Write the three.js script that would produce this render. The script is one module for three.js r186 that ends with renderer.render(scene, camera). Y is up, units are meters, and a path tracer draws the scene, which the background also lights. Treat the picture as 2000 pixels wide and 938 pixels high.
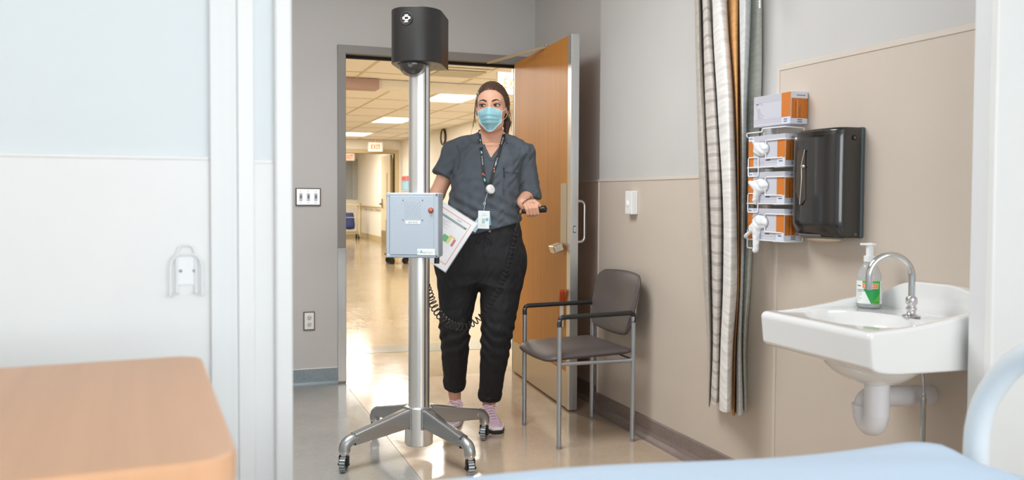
import * as THREE from 'three';
import { RoundedBoxGeometry } from 'three/addons/geometries/RoundedBoxGeometry.js';
import { mergeGeometries } from 'three/addons/utils/BufferGeometryUtils.js';
import { RectAreaLightUniformsLib } from 'three/addons/lights/RectAreaLightUniformsLib.js';
import { Brush, Evaluator, SUBTRACTION, ADDITION } from 'three-bvh-csg';

// ---------------------------------------------------------------- camera, sky, daylight, exposure
const W = 2000, HH = 938, FOC = 1675, CY = 437, EYE = 1.2;
const YAW = -20.3 * Math.PI / 180, PITCH = -1.81 * Math.PI / 180, ROLL = 0.28 * Math.PI / 180;
const scene = new THREE.Scene();
const camera = new THREE.PerspectiveCamera(2 * Math.atan(HH / 2 / FOC) * 180 / Math.PI, W / HH, 0.05, 120);
camera.filmGauge = 36;
camera.rotation.order = 'YXZ';
camera.rotation.set(PITCH, YAW, ROLL);
camera.position.set(0, EYE, 0);
camera.setViewOffset(W, HH, 0, HH / 2 - CY, W, HH);
camera.focus = 4.15;
camera.userData.fStop = 4.0;
camera.updateProjectionMatrix(); camera.updateMatrixWorld(true);
const renderer = new THREE.WebGLRenderer({ antialias: true });
renderer.toneMapping = THREE.LinearToneMapping;
renderer.toneMappingExposure = 1.0;
renderer.shadowMap.enabled = true;
RectAreaLightUniformsLib.init();
scene.background = new THREE.Color(0.86, 0.94, 1.0).multiplyScalar(2.2);       // overcast daylight outside the ward window

// daylight through the ward windows behind the photographer
const WIN = { x0: -1.5, x1: 3.3, y0: 0.85, y1: 2.45, z: 2.5 };
const SKY_IN = 3.6;
{
  const day = new THREE.RectAreaLight(new THREE.Color(0.93, 0.97, 1.0), SKY_IN, WIN.x1 - WIN.x0 - 0.1, WIN.y1 - WIN.y0 - 0.1);
  day.position.set((WIN.x0 + WIN.x1) / 2, (WIN.y0 + WIN.y1) / 2, WIN.z - 0.03);
  day.lookAt((WIN.x0 + WIN.x1) / 2, (WIN.y0 + WIN.y1) / 2, -5);
  scene.add(day);
}
const ENTRY = 13;                                                               // brightness of the entry ceiling light
const TROFFER = 37;                                                             // brightness of the corridor's ceiling lights
const WARM = new THREE.Color(1.0, 0.95, 0.865);

// ---------------------------------------------------------------- helpers
const V3 = (x, y, z) => new THREE.Vector3(x, y, z);
const ROT = new THREE.Matrix4().makeRotationFromEuler(new THREE.Euler(PITCH, YAW, ROLL, 'YXZ'));
const ray = (px, py) => V3((px - 1000) / FOC, -(py - CY) / FOC, -1).applyMatrix4(ROT);
const EYEP = V3(0, EYE, 0);
const at = (px, py, d) => ray(px, py).multiplyScalar(d).add(EYEP);
const onY = (px, py, y = 0) => { const r = ray(px, py); return r.multiplyScalar((y - EYE) / r.y).add(EYEP); };
const onX = (px, py, x) => { const r = ray(px, py); return r.multiplyScalar(x / r.x).add(EYEP); };
const onZ = (px, py, z) => { const r = ray(px, py); return r.multiplyScalar(z / r.z).add(EYEP); };
const clamp = (x, a, b) => Math.max(a, Math.min(b, x));
const lerp = (a, b, t) => a + (b - a) * t;
const sst = (a, b, x) => { const t = clamp((x - a) / (b - a), 0, 1); return t * t * (3 - 2 * t); };
let seed = 1234567;
const rnd = () => { seed = (seed * 1664525 + 1013904223) >>> 0; return seed / 4294967296; };

const taken = new Map();
function numbered(n) { const k = taken.get(n) || 0; taken.set(n, k + 1); return k ? `${n}_${String(k).padStart(3, '0')}` : n; }
function shadowed(o) { o.traverse(m => { if (m.isMesh) { m.castShadow = true; m.receiveShadow = true; } }); return o; }
function mesh(name, geo, m, parent) {
  const o = new THREE.Mesh(Array.isArray(geo) ? merge(geo) : geo, m);
  o.castShadow = o.receiveShadow = true;
  o.name = parent && parent !== scene ? name : numbered(name);
  (parent || scene).add(o); return o;
}
function thing(name, label, category, pos = [0, 0, 0], turn = 0, group) {
  const o = new THREE.Group(); o.name = numbered(name); scene.add(o);
  o.position.set(...pos); o.rotation.y = turn; o.userData = { label, category };
  if (group) o.userData.group = group;
  return o;
}
function tag(o, label, category, group) { Object.assign(o.userData, { label, category }); if (group) o.userData.group = group; return o; }
function struct(name, geo, m, label, category) {
  const o = geo ? mesh(name, geo, m) : new THREE.Group();
  if (!geo) { o.name = numbered(name); scene.add(o); }
  o.userData.kind = 'structure';
  if (label) { o.userData.label = label; o.userData.category = category; }
  return o;
}
function plain(g) {
  g = g.index ? g.toNonIndexed() : g;
  for (const k of Object.keys(g.attributes)) if (!['position', 'normal', 'uv'].includes(k)) g.deleteAttribute(k);
  if (!g.attributes.normal) g.computeVertexNormals();
  if (!g.attributes.uv) g.setAttribute('uv', new THREE.BufferAttribute(new Float32Array(g.attributes.position.count * 2), 2));
  g.clearGroups(); return g;
}
const merge = l => mergeGeometries(l.map(plain), false);
function uvWorld(g, s = 1) {       // uv in metres from the dominant axis of the normal
  if (g.index) g = g.toNonIndexed();
  const p = g.attributes.position, n = g.attributes.normal, uv = new Float32Array(p.count * 2);
  for (let i = 0; i < p.count; i++) {
    const a = Math.abs(n.getX(i)), b = Math.abs(n.getY(i)), c = Math.abs(n.getZ(i));
    let u, v;
    if (b >= a && b >= c) { u = p.getX(i); v = p.getZ(i); } else if (a >= c) { u = p.getZ(i); v = p.getY(i); } else { u = p.getX(i); v = p.getY(i); }
    uv[2 * i] = u * s; uv[2 * i + 1] = v * s;
  }
  g.setAttribute('uv', new THREE.BufferAttribute(uv, 2)); g.clearGroups(); return g;
}
function bx(w, h, d, x = 0, y = 0, z = 0, r = 0) {
  const g = r ? new RoundedBoxGeometry(w, h, d, 3, r) : new THREE.BoxGeometry(w, h, d);
  g.translate(x, y, z); return g;
}
const span = (x0, x1, y0, y1, z0, z1, r = 0) => bx(x1 - x0, y1 - y0, z1 - z0, (x0 + x1) / 2, (y0 + y1) / 2, (z0 + z1) / 2, r);
const wspan = (...a) => uvWorld(span(...a));
function cyl(r0, r1, h, x = 0, y = 0, z = 0, seg = 24) { const g = new THREE.CylinderGeometry(r1, r0, h, seg); g.translate(x, y + h / 2, z); return g; }
function tube(pts, r, seg = 32, rad = 8, closed = false, tension = 0.5) {
  return new THREE.TubeGeometry(new THREE.CatmullRomCurve3(pts.map(p => p.isVector3 ? p : V3(...p)), closed, 'catmullrom', tension), seg, r, rad, closed);
}
function path(pts, r, rad = 8, fillet = 0.01, closed = false) {       // straight runs with small round bends, round ends
  const P = pts.map(p => p.isVector3 ? p : V3(...p)), cp = new THREE.CurvePath(), n = P.length;
  let prev = closed ? null : P[0]; let first = null;
  for (let i = closed ? 0 : 1; i < (closed ? n : n - 1); i++) {
    const a = P[(i - 1 + n) % n], b = P[i], c = P[(i + 1) % n];
    const f = Math.min(fillet, a.distanceTo(b) * 0.45, b.distanceTo(c) * 0.45);
    const s = b.clone().add(a.clone().sub(b).setLength(f)), e = b.clone().add(c.clone().sub(b).setLength(f));
    if (prev) cp.add(new THREE.LineCurve3(prev, s)); else first = s;
    cp.add(new THREE.QuadraticBezierCurve3(s, b, e)); prev = e;
  }
  cp.add(new THREE.LineCurve3(prev, closed ? first : P[n - 1]));
  const seg = Math.max(12, cp.curves.length * 7);
  const g = new THREE.TubeGeometry(cp, seg, r, rad, false);
  if (closed) return g;
  const caps = [P[0], P[n - 1]].map(p => { const s = new THREE.SphereGeometry(r * 0.999, rad, 6); s.translate(p.x, p.y, p.z); return s; });
  return merge([g, ...caps]);
}
function rod(a, b, r, rad = 12, r2 = r) {
  a = a.isVector3 ? a : V3(...a); b = b.isVector3 ? b : V3(...b);
  const g = new THREE.CylinderGeometry(r2, r, a.distanceTo(b), rad);
  g.applyQuaternion(new THREE.Quaternion().setFromUnitVectors(V3(0, 1, 0), b.clone().sub(a).normalize()));
  const m = a.clone().add(b).multiplyScalar(0.5); g.translate(m.x, m.y, m.z); return g;
}
function lathe(pts, seg = 32) { return new THREE.LatheGeometry(pts.map(p => new THREE.Vector2(...p)), seg); }
function ell(rx, ry, rz, x = 0, y = 0, z = 0, a = 24, b = 16) { const g = new THREE.SphereGeometry(1, a, b); g.scale(rx, ry, rz); g.translate(x, y, z); return g; }
function prism(pts, depth, bevel = 0) {
  const s = new THREE.Shape(pts.map(p => new THREE.Vector2(...p)));
  return new THREE.ExtrudeGeometry(s, { depth, bevelEnabled: bevel > 0, bevelSize: bevel, bevelThickness: bevel, bevelSegments: 2, curveSegments: 16 });
}
const tf = (g, fn) => { const m = new THREE.Matrix4(); const o = new THREE.Object3D(); fn(o); o.updateMatrix(); m.copy(o.matrix); g.applyMatrix4(m); return g; };

// ---------------------------------------------------------------- procedural textures
function hash2(x, y, s) { let h = (x * 374761393 + y * 668265263 + s * 974711) | 0; h = Math.imul(h ^ (h >>> 13), 1274126177); return ((h ^ (h >>> 16)) >>> 0) / 4294967296; }
function vnoise(x, y, px, py, s) {
  const xi = Math.floor(x), yi = Math.floor(y), fx = x - xi, fy = y - yi, u = fx * fx * (3 - 2 * fx), v = fy * fy * (3 - 2 * fy);
  const h = (a, b) => hash2(((a % px) + px) % px, ((b % py) + py) % py, s);
  return lerp(lerp(h(xi, yi), h(xi + 1, yi), u), lerp(h(xi, yi + 1), h(xi + 1, yi + 1), u), v);
}
function fbm(u, v, fx, fy, oct, s) { let t = 0, a = 0.5, n = 0; for (let o = 0; o < oct; o++) { t += a * vnoise(u * fx, v * fy, fx, fy, s + o); n += a; a *= 0.5; fx *= 2; fy *= 2; } return t / n; }
function dataTex(w, h, fn, srgb, rep = 1, repY = rep) {
  const d = new Uint8Array(w * h * 4);
  for (let y = 0; y < h; y++) for (let x = 0; x < w; x++) { const c = fn(x / w, y / h); const i = 4 * (y * w + x); for (let k = 0; k < 3; k++) d[i + k] = clamp(Math.round(255 * (c.length ? c[k] : c)), 0, 255); d[i + 3] = 255; }
  const t = new THREE.DataTexture(d, w, h); t.wrapS = t.wrapT = THREE.RepeatWrapping; t.magFilter = THREE.LinearFilter; t.minFilter = THREE.LinearFilter;
  if (srgb) t.colorSpace = THREE.SRGBColorSpace; t.repeat.set(rep, repY); t.needsUpdate = true; return t;
}
function canvasTex(w, h, draw) {
  const c = document.createElement('canvas'); c.width = w; c.height = h; const g = c.getContext('2d'); draw(g, w, h);
  const t = new THREE.CanvasTexture(c); t.colorSpace = THREE.SRGBColorSpace; t.magFilter = THREE.LinearFilter; return t;
}
const S = (hex, rough = 0.6, o = {}) => new THREE.MeshStandardMaterial({ color: hex, roughness: rough, metalness: 0, side: THREE.DoubleSide, ...o });
const P = (hex, rough = 0.6, o = {}) => new THREE.MeshPhysicalMaterial({ color: hex, roughness: rough, metalness: 0, side: THREE.DoubleSide, ...o });

const tWall = dataTex(256, 256, (u, v) => { const n = fbm(u, v, 6, 6, 5, 3); const k = 0.965 + 0.05 * n; return [k, k, k]; }, false, 0.8);
const tWallB = dataTex(256, 256, (u, v) => fbm(u, v, 48, 48, 3, 7), false, 1.6);
const tVinyl = dataTex(512, 512, (u, v) => { const a = fbm(u, v, 8, 8, 4, 11), b = fbm(u, v, 90, 90, 2, 12), k = 0.86 + 0.12 * a + 0.1 * (b - 0.5); return [k, k * 0.995, k * 0.985]; }, false, 0.9);
const tVinylR = dataTex(512, 512, (u, v) => { const a = fbm(u, v, 5, 5, 4, 21), b = fbm(u, v, 60, 14, 3, 22); const k = 0.075 + 0.07 * a + 0.06 * b; return [k, k, k]; }, false, 0.7);
const tVinylB = dataTex(256, 256, (u, v) => fbm(u, v, 12, 12, 3, 31), false, 1.1);
const tOak = dataTex(512, 512, (u, v) => { const g = fbm(u, v, 60, 3, 4, 41), f = fbm(u, v, 120, 10, 2, 42), w = fbm(u, v, 5, 1, 3, 43); const k = 0.8 + 0.16 * w + 0.14 * (g - 0.5) - 0.16 * Math.max(0, f - 0.62); return [k, k * (0.985 - 0.02 * g), k * (0.95 - 0.05 * g)]; }, false, 0.9, 0.45);
const tBeech = dataTex(512, 512, (u, v) => { const g = fbm(u, v, 40, 2, 4, 51), w = fbm(u, v, 4, 1, 3, 52); const k = 0.86 + 0.16 * w + 0.14 * (g - 0.5); return [k, k * 0.985, k * 0.965]; }, false, 1.3, 0.7);
const tWeave = dataTex(256, 256, (u, v) => { const a = Math.sin(u * 2 * Math.PI * 64), b = Math.sin(v * 2 * Math.PI * 64); return 0.5 + 0.22 * a * b + 0.3 * (fbm(u, v, 40, 40, 2, 61) - 0.5); }, false, 6);
const tBrush = dataTex(256, 256, (u, v) => fbm(u, v, 128, 3, 2, 71), false, 1);
const tFleck = dataTex(256, 256, (u, v) => { const n = fbm(u, v, 64, 64, 2, 81), b = fbm(u, v, 5, 5, 3, 82); const k = 0.8 + 0.25 * (n - 0.5) + 0.22 * b; return [k, k, k]; }, false, 2);
const tHair = dataTex(256, 256, (u, v) => fbm(u, v, 96, 4, 3, 91), false, 1);
const tTile = dataTex(256, 256, (u, v) => { const n = fbm(u, v, 80, 80, 2, 95); return 0.93 + 0.07 * (n > 0.36 ? 1 : 0.4); }, false, 1);

const M = {
  back: S(0xcac7c4, 0.62, { map: tWall }),            // grey paint of the door wall
  paint: S(0xcdcbc8, 0.6, { map: tWall }),             // upper paint of the sink wall
  panel: S(0xd2c5b7, 0.5, { map: tWall }),             // beige wall sheet
  panelTrim: S(0xd8cdc0, 0.45),
  white: S(0xeeefee, 0.42, { map: tWall }),
  whiteUp: S(0xe2e8ea, 0.5, { map: tWall }),
  whiteLow: S(0xf0efed, 0.42, { map: tWall }),
  whiteTrim: S(0xf1f0ee, 0.35),
  ceil: S(0xe9e7e2, 0.9),
  greyFloor: P(0xa5a39e, 1, { map: tVinyl, roughnessMap: tVinylR, bumpMap: tVinylB, bumpScale: 0.0003 }),
  tanFloor: P(0xc2ae98, 1, { map: tVinyl, roughnessMap: tVinylR, bumpMap: tVinylB, bumpScale: 0.0006 }),
  hallFloor: P(0xa59275, 1, { map: tVinyl, roughnessMap: tVinylR, bumpMap: tVinylB, bumpScale: 0.0006 }),
  stripFloor: P(0x8c8d86, 1, { map: tVinyl, roughnessMap: tVinylR }),
  baseBlue: S(0x93a1a6, 0.4, { map: tFleck }),
  baseTaupe: S(0x8f8079, 0.45, { map: tFleck }),
  frame: S(0x8f8b86, 0.45),
  gasket: S(0x1c1613, 0.7),
  oak: P(0xd48a22, 0.48, { map: tOak, clearcoat: 0.1, clearcoatRoughness: 0.3 }),
  steel: S(0xc9c9c7, 0.3, { metalness: 1, bumpMap: tBrush, bumpScale: 0.0001 }),
  steelDull: S(0xb9b4aa, 0.38, { metalness: 1 }),
  chrome: S(0xd6d6d6, 0.12, { metalness: 1 }),
  pole: S(0xf0f0ee, 0.32, { metalness: 1 }),
  castAlu: S(0xb7babc, 0.36, { metalness: 1 }),
  blackPlastic: S(0x262524, 0.42),
  blackSatin: S(0x1d1b1a, 0.36),
  rubber: S(0x1b1b1b, 0.6),
  greyBox: S(0xb3bfca, 0.45),
  whitePlastic: S(0xf2f3f3, 0.35),
  vinylSeat: P(0x5b5350, 0.5, { bumpMap: tWeave, bumpScale: 0.0002 }),
  chairTube: S(0xb6bcc2, 0.32, { metalness: 0.85 }),
  ceramic: P(0xf3f3f2, 0.16, { clearcoat: 1, clearcoatRoughness: 0.06 }),
  pvc: S(0xe9e7ea, 0.4),
  hallWall: S(0xf3ede0, 0.7, { map: tWall }),
  hallTrim: S(0xcbb78c, 0.5),
  hallCeil: S(0xf0eade, 0.9, { map: tTile }),
  grid: S(0xd6c8ac, 0.6),
  mauve: S(0xb3988f, 0.7),
  paper: S(0xf6f6f6, 0.6),
};

// ================================================================ the setting: ward bay, entry, corridor
const ZB = -5.5, XR = 2.126, XR2 = 2.196, CEIL = 2.75;
const XL = -0.95, PZ0 = -1.74, PZ1 = -1.66;            // left wall of the entry; partition between entry and ward bay
const bay = { x0: -2.3, x1: 3.9, z1: WIN.z };

// floors: two vinyl sheets that meet in a seam, corridor vinyl beyond the door
{
  const f = struct('floor', null, null);
  f.userData.label = 'polished vinyl floor of the ward'; f.userData.category = 'floor';
  mesh('vinyl_sheet', wspan(bay.x0, 0.8905, -0.04, 0, ZB, bay.z1), M.greyFloor, f);
  mesh('vinyl_sheet', wspan(0.8925, bay.x1, -0.04, 0, ZB, bay.z1), M.tanFloor, f);
  mesh('subfloor', wspan(bay.x0, bay.x1, -0.12, -0.041, ZB, bay.z1), M.gasket, f);
  const h = struct('floor_corridor', null, null);
  h.userData.label = 'polished beige corridor floor with a grey inlaid band'; h.userData.category = 'floor';
  mesh('vinyl_sheet', wspan(-1.6, 4.7, -0.1, 0, -31, ZB - 0.001), M.hallFloor, h);
  const a = onY(676, 692), b = onY(995, 681), c = onY(995, 662.5), d = onY(676, 680.5);
  const ext = (p, q, t) => p.clone().add(q.clone().sub(p).multiplyScalar(t));
  const A = ext(a, b, -1.2), B = ext(a, b, 2.5), C = ext(d, c, 2.5), D = ext(d, c, -1.2);
  const s = new THREE.ExtrudeGeometry(new THREE.Shape([A, B, C, D].map(p => new THREE.Vector2(p.x, -p.z))), { depth: 0.0015, bevelEnabled: false });
  s.rotateX(-Math.PI / 2);
  mesh('inlaid_band', uvWorld(s), M.stripFloor, h);
}
struct('ceiling', wspan(bay.x0 - 0.15, bay.x1 + 0.15, CEIL, CEIL + 0.1, ZB - 0.15, bay.z1 + 0.15), M.ceil, 'plain white ceiling of the ward', 'ceiling');

// door wall with its opening
const DX0 = 0.903, DX1 = 2.098, DH = 2.102;
{
  const w = struct('wall_back', null, null); w.userData.label = 'grey painted wall round the doorway'; w.userData.category = 'wall';
  mesh('wall_face', [wspan(XL - 0.1, DX0 - 0.004, 0, CEIL, ZB - 0.15, ZB), wspan(DX1 + 0.004, XR2 + 0.15, 0, CEIL, ZB - 0.15, ZB), wspan(DX0 - 0.004, DX1 + 0.004, DH + 0.004, CEIL, ZB - 0.15, ZB)], M.back, w);
  const bb = struct('baseboard_back', null, null); bb.userData.label = 'blue-grey vinyl cove base below the light switches'; bb.userData.category = 'baseboard';
  const prof = [[0, 0], [0.03, 0], [0.016, 0.006], [0.008, 0.02], [0.006, 0.1], [0, 0.104]];
  const g = prism(prof, 0.851 - XL); tf(g, o => { o.rotation.y = -Math.PI / 2; o.position.set(0.851, 0, ZB); });
  mesh('cove_base', uvWorld(g), M.baseBlue, bb);
  mesh('cap_bead', span(XL, 0.851, 0.102, 0.1065, ZB, ZB + 0.0065), M.whiteTrim, bb);
  const fr = struct('trim_1', null, null); fr.userData.label = 'grey metal door frame round the open doorway'; fr.userData.category = 'door frame';
  const F = 0.052, t = 0.014;
  mesh('jamb', [span(DX0 - F, DX0, 0, DH + F, ZB - 0.16, ZB + t, 0.003)], M.frame, fr);
  mesh('jamb', [span(DX1, DX1 + F, 0, DH + F, ZB - 0.16, ZB + t, 0.003)], M.frame, fr);
  mesh('head', [span(DX0 - F, DX1 + F, DH, DH + F + 0.0005, ZB - 0.161, ZB + t + 0.0005, 0.003)], M.frame, fr);
  mesh('seal', [span(DX0, DX0 + 0.007, 0, DH, ZB - 0.09, ZB - 0.055), span(DX0, DX1, DH - 0.018, DH, ZB - 0.09, ZB - 0.055)], M.gasket, fr);
  const hg = onZ(665, 485, ZB).y;
  const guard = mesh('guard_plate', [span(DX0 - F - 0.0012, DX0 + 0.0012, 0.012, hg, ZB - 0.05, ZB + t + 0.0015, 0.002)], M.steel, fr);
  guard.userData.label = 'brushed steel guard on the foot of the jamb';
}

// sink wall, with the recess behind the door leaf
{
  const w = struct('wall_right', null, null); w.userData.label = 'sink wall, grey paint above beige wall sheets'; w.userData.category = 'wall';
  const zc = -4.34;
  mesh('wall_face', [wspan(XR, XR2 + 0.15, 0, CEIL, zc, PZ0), wspan(XR2, XR2 + 0.15, 0, CEIL, ZB, zc)], M.paint, w);
  mesh('wall_sheet', wspan(XR - 0.004, XR, 0.09, 1.285, zc + 0.002, -2.777), M.panel, w);
  mesh('wall_sheet', wspan(XR - 0.004, XR, 0.09, 1.69, -2.764, PZ0 + 0.001), M.panel, w);
  mesh('wall_sheet', wspan(XR2 - 0.004, XR2, 0.09, 1.285, ZB, zc), M.panel, w);
  mesh('edge_strip', [span(XR - 0.0075, XR, 1.284, 1.298, zc - 0.004, -2.777, 0.002)], M.panelTrim, w);
  mesh('edge_strip', [span(XR2 - 0.0075, XR2, 1.284, 1.298, ZB, zc, 0.002)], M.panelTrim, w);
  mesh('edge_strip', [span(XR - 0.0075, XR, 0.09, 1.71, -2.78, -2.761, 0.002)], M.panelTrim, w);
  mesh('edge_strip', [span(XR - 0.0075, XR, 1.69, 1.71, -2.7615, PZ0, 0.002)], M.panelTrim, w);
  mesh('corner_strip', [span(XR - 0.0065, XR + 0.01, 0.09, 1.284, zc - 0.006, zc + 0.008, 0.002)], M.panelTrim, w);
  const bb = struct('baseboard_right', null, null); bb.userData.label = 'taupe flecked cove base along the sink wall'; bb.userData.category = 'baseboard';
  const prof = [[0, 0], [0.05, 0], [0.03, 0.004], [0.014, 0.016], [0.009, 0.035], [0.008, 0.094], [0, 0.1]];
  const run = (x, z0, z1) => { const g = prism(prof, z1 - z0); tf(g, o => { o.scale.x = -1; o.position.set(x - 0.004, 0, z0); }); g.computeVertexNormals(); return uvWorld(g); };
  mesh('cove_base', [run(XR, zc - 0.008, PZ0)], M.baseTaupe, bb);
  mesh('cove_base', [run(XR2, ZB, zc - 0.008)], M.baseTaupe, bb);
}
struct('wall_left', wspan(XL - 0.15, XL, 0, CEIL, ZB, PZ0), M.paint, 'plain side wall of the entry, hidden beside the partition', 'wall');

// white partition on the left with its rail, posts and casing
{
  const w = struct('wall_partition', null, null); w.userData.label = 'white partition with a chair rail and vertical posts'; w.userData.category = 'wall';
  const X = px => onZ(px, 420, PZ1).x, xe = X(570.5);
  const r0 = onZ(200, 309.5, PZ1).y, r1 = onZ(200, 302, PZ1).y;
  mesh('wall_face', wspan(bay.x0 - 0.1, xe - 0.003, 0, CEIL, PZ0, PZ1 - 0.004), M.whiteUp, w);
  mesh('wall_sheet', wspan(bay.x0, X(410), 0.1, r0, PZ1 - 0.004, PZ1), M.whiteLow, w);
  mesh('wall_sheet', wspan(X(496), X(535), 0.1, r0 - 0.004, PZ1 - 0.012, PZ1 - 0.003), M.whiteLow, w);
  mesh('chair_rail', [span(bay.x0, X(410), r0, r1, PZ1 - 0.006, PZ1 + 0.003, 0.002)], M.whiteTrim, w);
  mesh('chair_rail', [span(X(496), X(535), r0 - 0.004, r1 - 0.004, PZ1 - 0.012, PZ1 - 0.001, 0.002)], M.whiteTrim, w);
  mesh('post', [span(X(410.5), X(463.5), 0, CEIL, PZ1 - 0.02, PZ1 + 0.012, 0.003)], M.white, w);
  mesh('post', [span(X(463.5) + 0.0005, X(497), 0, CEIL, PZ1 - 0.02, PZ1 + 0.007, 0.003)], M.whiteTrim, w);
  mesh('casing', [span(X(536), xe, 0, CEIL, PZ0 - 0.01, PZ1 + 0.012, 0.006)], M.whiteTrim, w);
  const p = struct('wall_pier', null, null); p.userData.label = 'white pier beside the sink'; p.userData.category = 'wall';
  mesh('wall_face', [uvWorld(span(1.95, bay.x1 + 0.1, 0, CEIL, PZ0 + 0.007, PZ1, 0.01))], S(0xebecec, 0.42, { map: tWall }), p);
  mesh('corner_guard', [span(1.9485, 1.962, 0, CEIL, PZ1 - 0.02, PZ1 + 0.0025, 0.006)], M.whiteTrim, p);
}
// ward bay behind the photographer: side walls, window wall
struct('wall_bay_left', wspan(bay.x0 - 0.15, bay.x0, 0, CEIL, PZ0, bay.z1 + 0.15), M.white, 'white side wall of the ward bay', 'wall');
struct('wall_bay_right', wspan(bay.x1, bay.x1 + 0.15, 0, CEIL, PZ0, bay.z1 + 0.15), M.white, 'white side wall of the ward bay behind the pier', 'wall');
struct('wall_window', [wspan(bay.x0, bay.x1, 0, WIN.y0, bay.z1, bay.z1 + 0.15), wspan(bay.x0, bay.x1, WIN.y1, CEIL, bay.z1, bay.z1 + 0.15), wspan(bay.x0, WIN.x0, WIN.y0, WIN.y1, bay.z1, bay.z1 + 0.15), wspan(WIN.x1, bay.x1, WIN.y0, WIN.y1, bay.z1, bay.z1 + 0.15)], M.white, 'white wall round the ward window', 'wall');
{
  const w = struct('window_1', null, null); w.userData.label = 'wide ward window of four panes'; w.userData.category = 'window';
  const n = 4, st = (WIN.x1 - WIN.x0) / n, z = bay.z1 + 0.06;
  const bars = [span(WIN.x0, WIN.x1, WIN.y0, WIN.y0 + 0.05, z - 0.03, z + 0.03), span(WIN.x0, WIN.x1, WIN.y1 - 0.05, WIN.y1, z - 0.03, z + 0.03)];
  for (let i = 0; i <= n; i++) { const x = clamp(WIN.x0 + i * st, WIN.x0 + 0.025, WIN.x1 - 0.025); bars.push(span(x - 0.025, x + 0.025, WIN.y0 + 0.05, WIN.y1 - 0.05, z - 0.03, z + 0.03)); }
  mesh('window_frame', bars, M.whitePlastic, w);
  const glass = P(0xffffff, 0.02, { transmission: 1, thickness: 0, ior: 1.5 });
  for (let i = 0; i < n; i++) mesh('pane', span(WIN.x0 + i * st + 0.02, WIN.x0 + (i + 1) * st - 0.02, WIN.y0 + 0.04, WIN.y1 - 0.04, z - 0.003, z + 0.003), glass, w);
}

// ---------------------------------------------------------------- the corridor beyond the door
const HC = 2.5, HX = 4.55, HZ = -19.9, HX0 = -1.6, HEND = -25.6;
{
  const w = struct('wall_corridor', null, null); w.userData.label = 'cream corridor walls with a tan skirting'; w.userData.category = 'wall';
  const fx = onZ(771, 330, HZ).x, ft = onZ(740, 300, HZ).y;
  mesh('wall_face', [wspan(HX, HX + 0.15, 0, HC + 0.1, HEND, ZB - 0.15), wspan(HX0 - 0.15, HX0, 0, HC + 0.1, HEND, ZB - 0.15)], M.hallWall, w);
  mesh('wall_face', [wspan(HX0, 1.9, 0, HC, HZ - 0.15, HZ), wspan(1.9, fx, ft, HC, HZ - 0.15, HZ), wspan(fx, HX, 0, HC, HZ - 0.15, HZ)], M.hallWall, w);
  mesh('wall_face', [wspan(HX0, HX, 0, HC, HEND - 0.15, HEND)], M.hallWall, w);
  mesh('wall_face', [wspan(XR2 + 0.15, HX + 0.15, 0, HC + 0.1, ZB - 0.15, ZB - 0.05), wspan(HX0 - 0.15, XL - 0.1, 0, HC + 0.1, ZB - 0.15, ZB - 0.05), wspan(HX0 - 0.15, HX + 0.15, HC, HC + 0.35, ZB - 0.2, ZB - 0.15)], M.hallWall, w);
  mesh('skirting', [span(HX - 0.01, HX, 0, 0.14, HZ, ZB - 0.15)], M.hallTrim, w);
  mesh('skirting', [span(HX - 0.01, HX, 0, 0.14, HEND, HZ - 0.15)], M.hallTrim, w);
  mesh('skirting', [span(1.5, HX - 0.01, 0, 0.14, HEND, HEND + 0.01)], M.hallTrim, w);
  const fr = struct('trim_2', null, null); fr.userData.label = 'tan door frame at the far end of the corridor'; fr.userData.category = 'door frame';
  mesh('head', span(1.9, fx + 0.09, ft, ft + 0.09, HZ - 0.17, HZ + 0.02), M.hallTrim, fr);
  mesh('jamb', span(fx, fx + 0.09, 0, ft, HZ - 0.17, HZ + 0.02), M.hallTrim, fr);
  mesh('jamb', span(1.9, 1.99, 0, ft, HZ - 0.17, HZ + 0.02), M.hallTrim, fr);
  // far leaf of the double door, folded back along the wall
  const d = struct('door_2', null, null); d.userData.label = 'cream door leaf folded back beyond the far door frame'; d.userData.category = 'door';
  const dl = fx - 0.02;
  mesh('leaf', span(dl - 0.045, dl, 0.01, ft - 0.01, HZ - 1.25, HZ - 0.2), S(0xe7d8b8, 0.35), d);
  mesh('edge_strip', span(dl - 0.047, dl + 0.002, 0.01, ft - 0.01, HZ - 0.2, HZ - 0.185), S(0xa58a5e, 0.5), d);
  mesh('glazing', span(dl - 0.05, dl - 0.0455, 1.05, 1.75, HZ - 0.62, HZ - 0.5), S(0xb8a680, 0.3), d);
  mesh('lever', [rod([dl - 0.045, 1.0, HZ - 1.1], [dl - 0.12, 1.0, HZ - 1.1], 0.025), bx(0.03, 0.22, 0.06, dl - 0.05, 1.02, HZ - 1.1), rod([dl - 0.11, 1.0, HZ - 1.1], [dl - 0.11, 1.0, HZ - 0.95], 0.018)], S(0x8f7a55, 0.35, { metalness: 0.7 }), d);
  mesh('kick_plate', span(dl - 0.05, dl - 0.0455, 0.02, 0.35, HZ - 1.22, HZ - 0.22), S(0xa58e68, 0.4, { metalness: 0.4 }), d);
}
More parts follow.
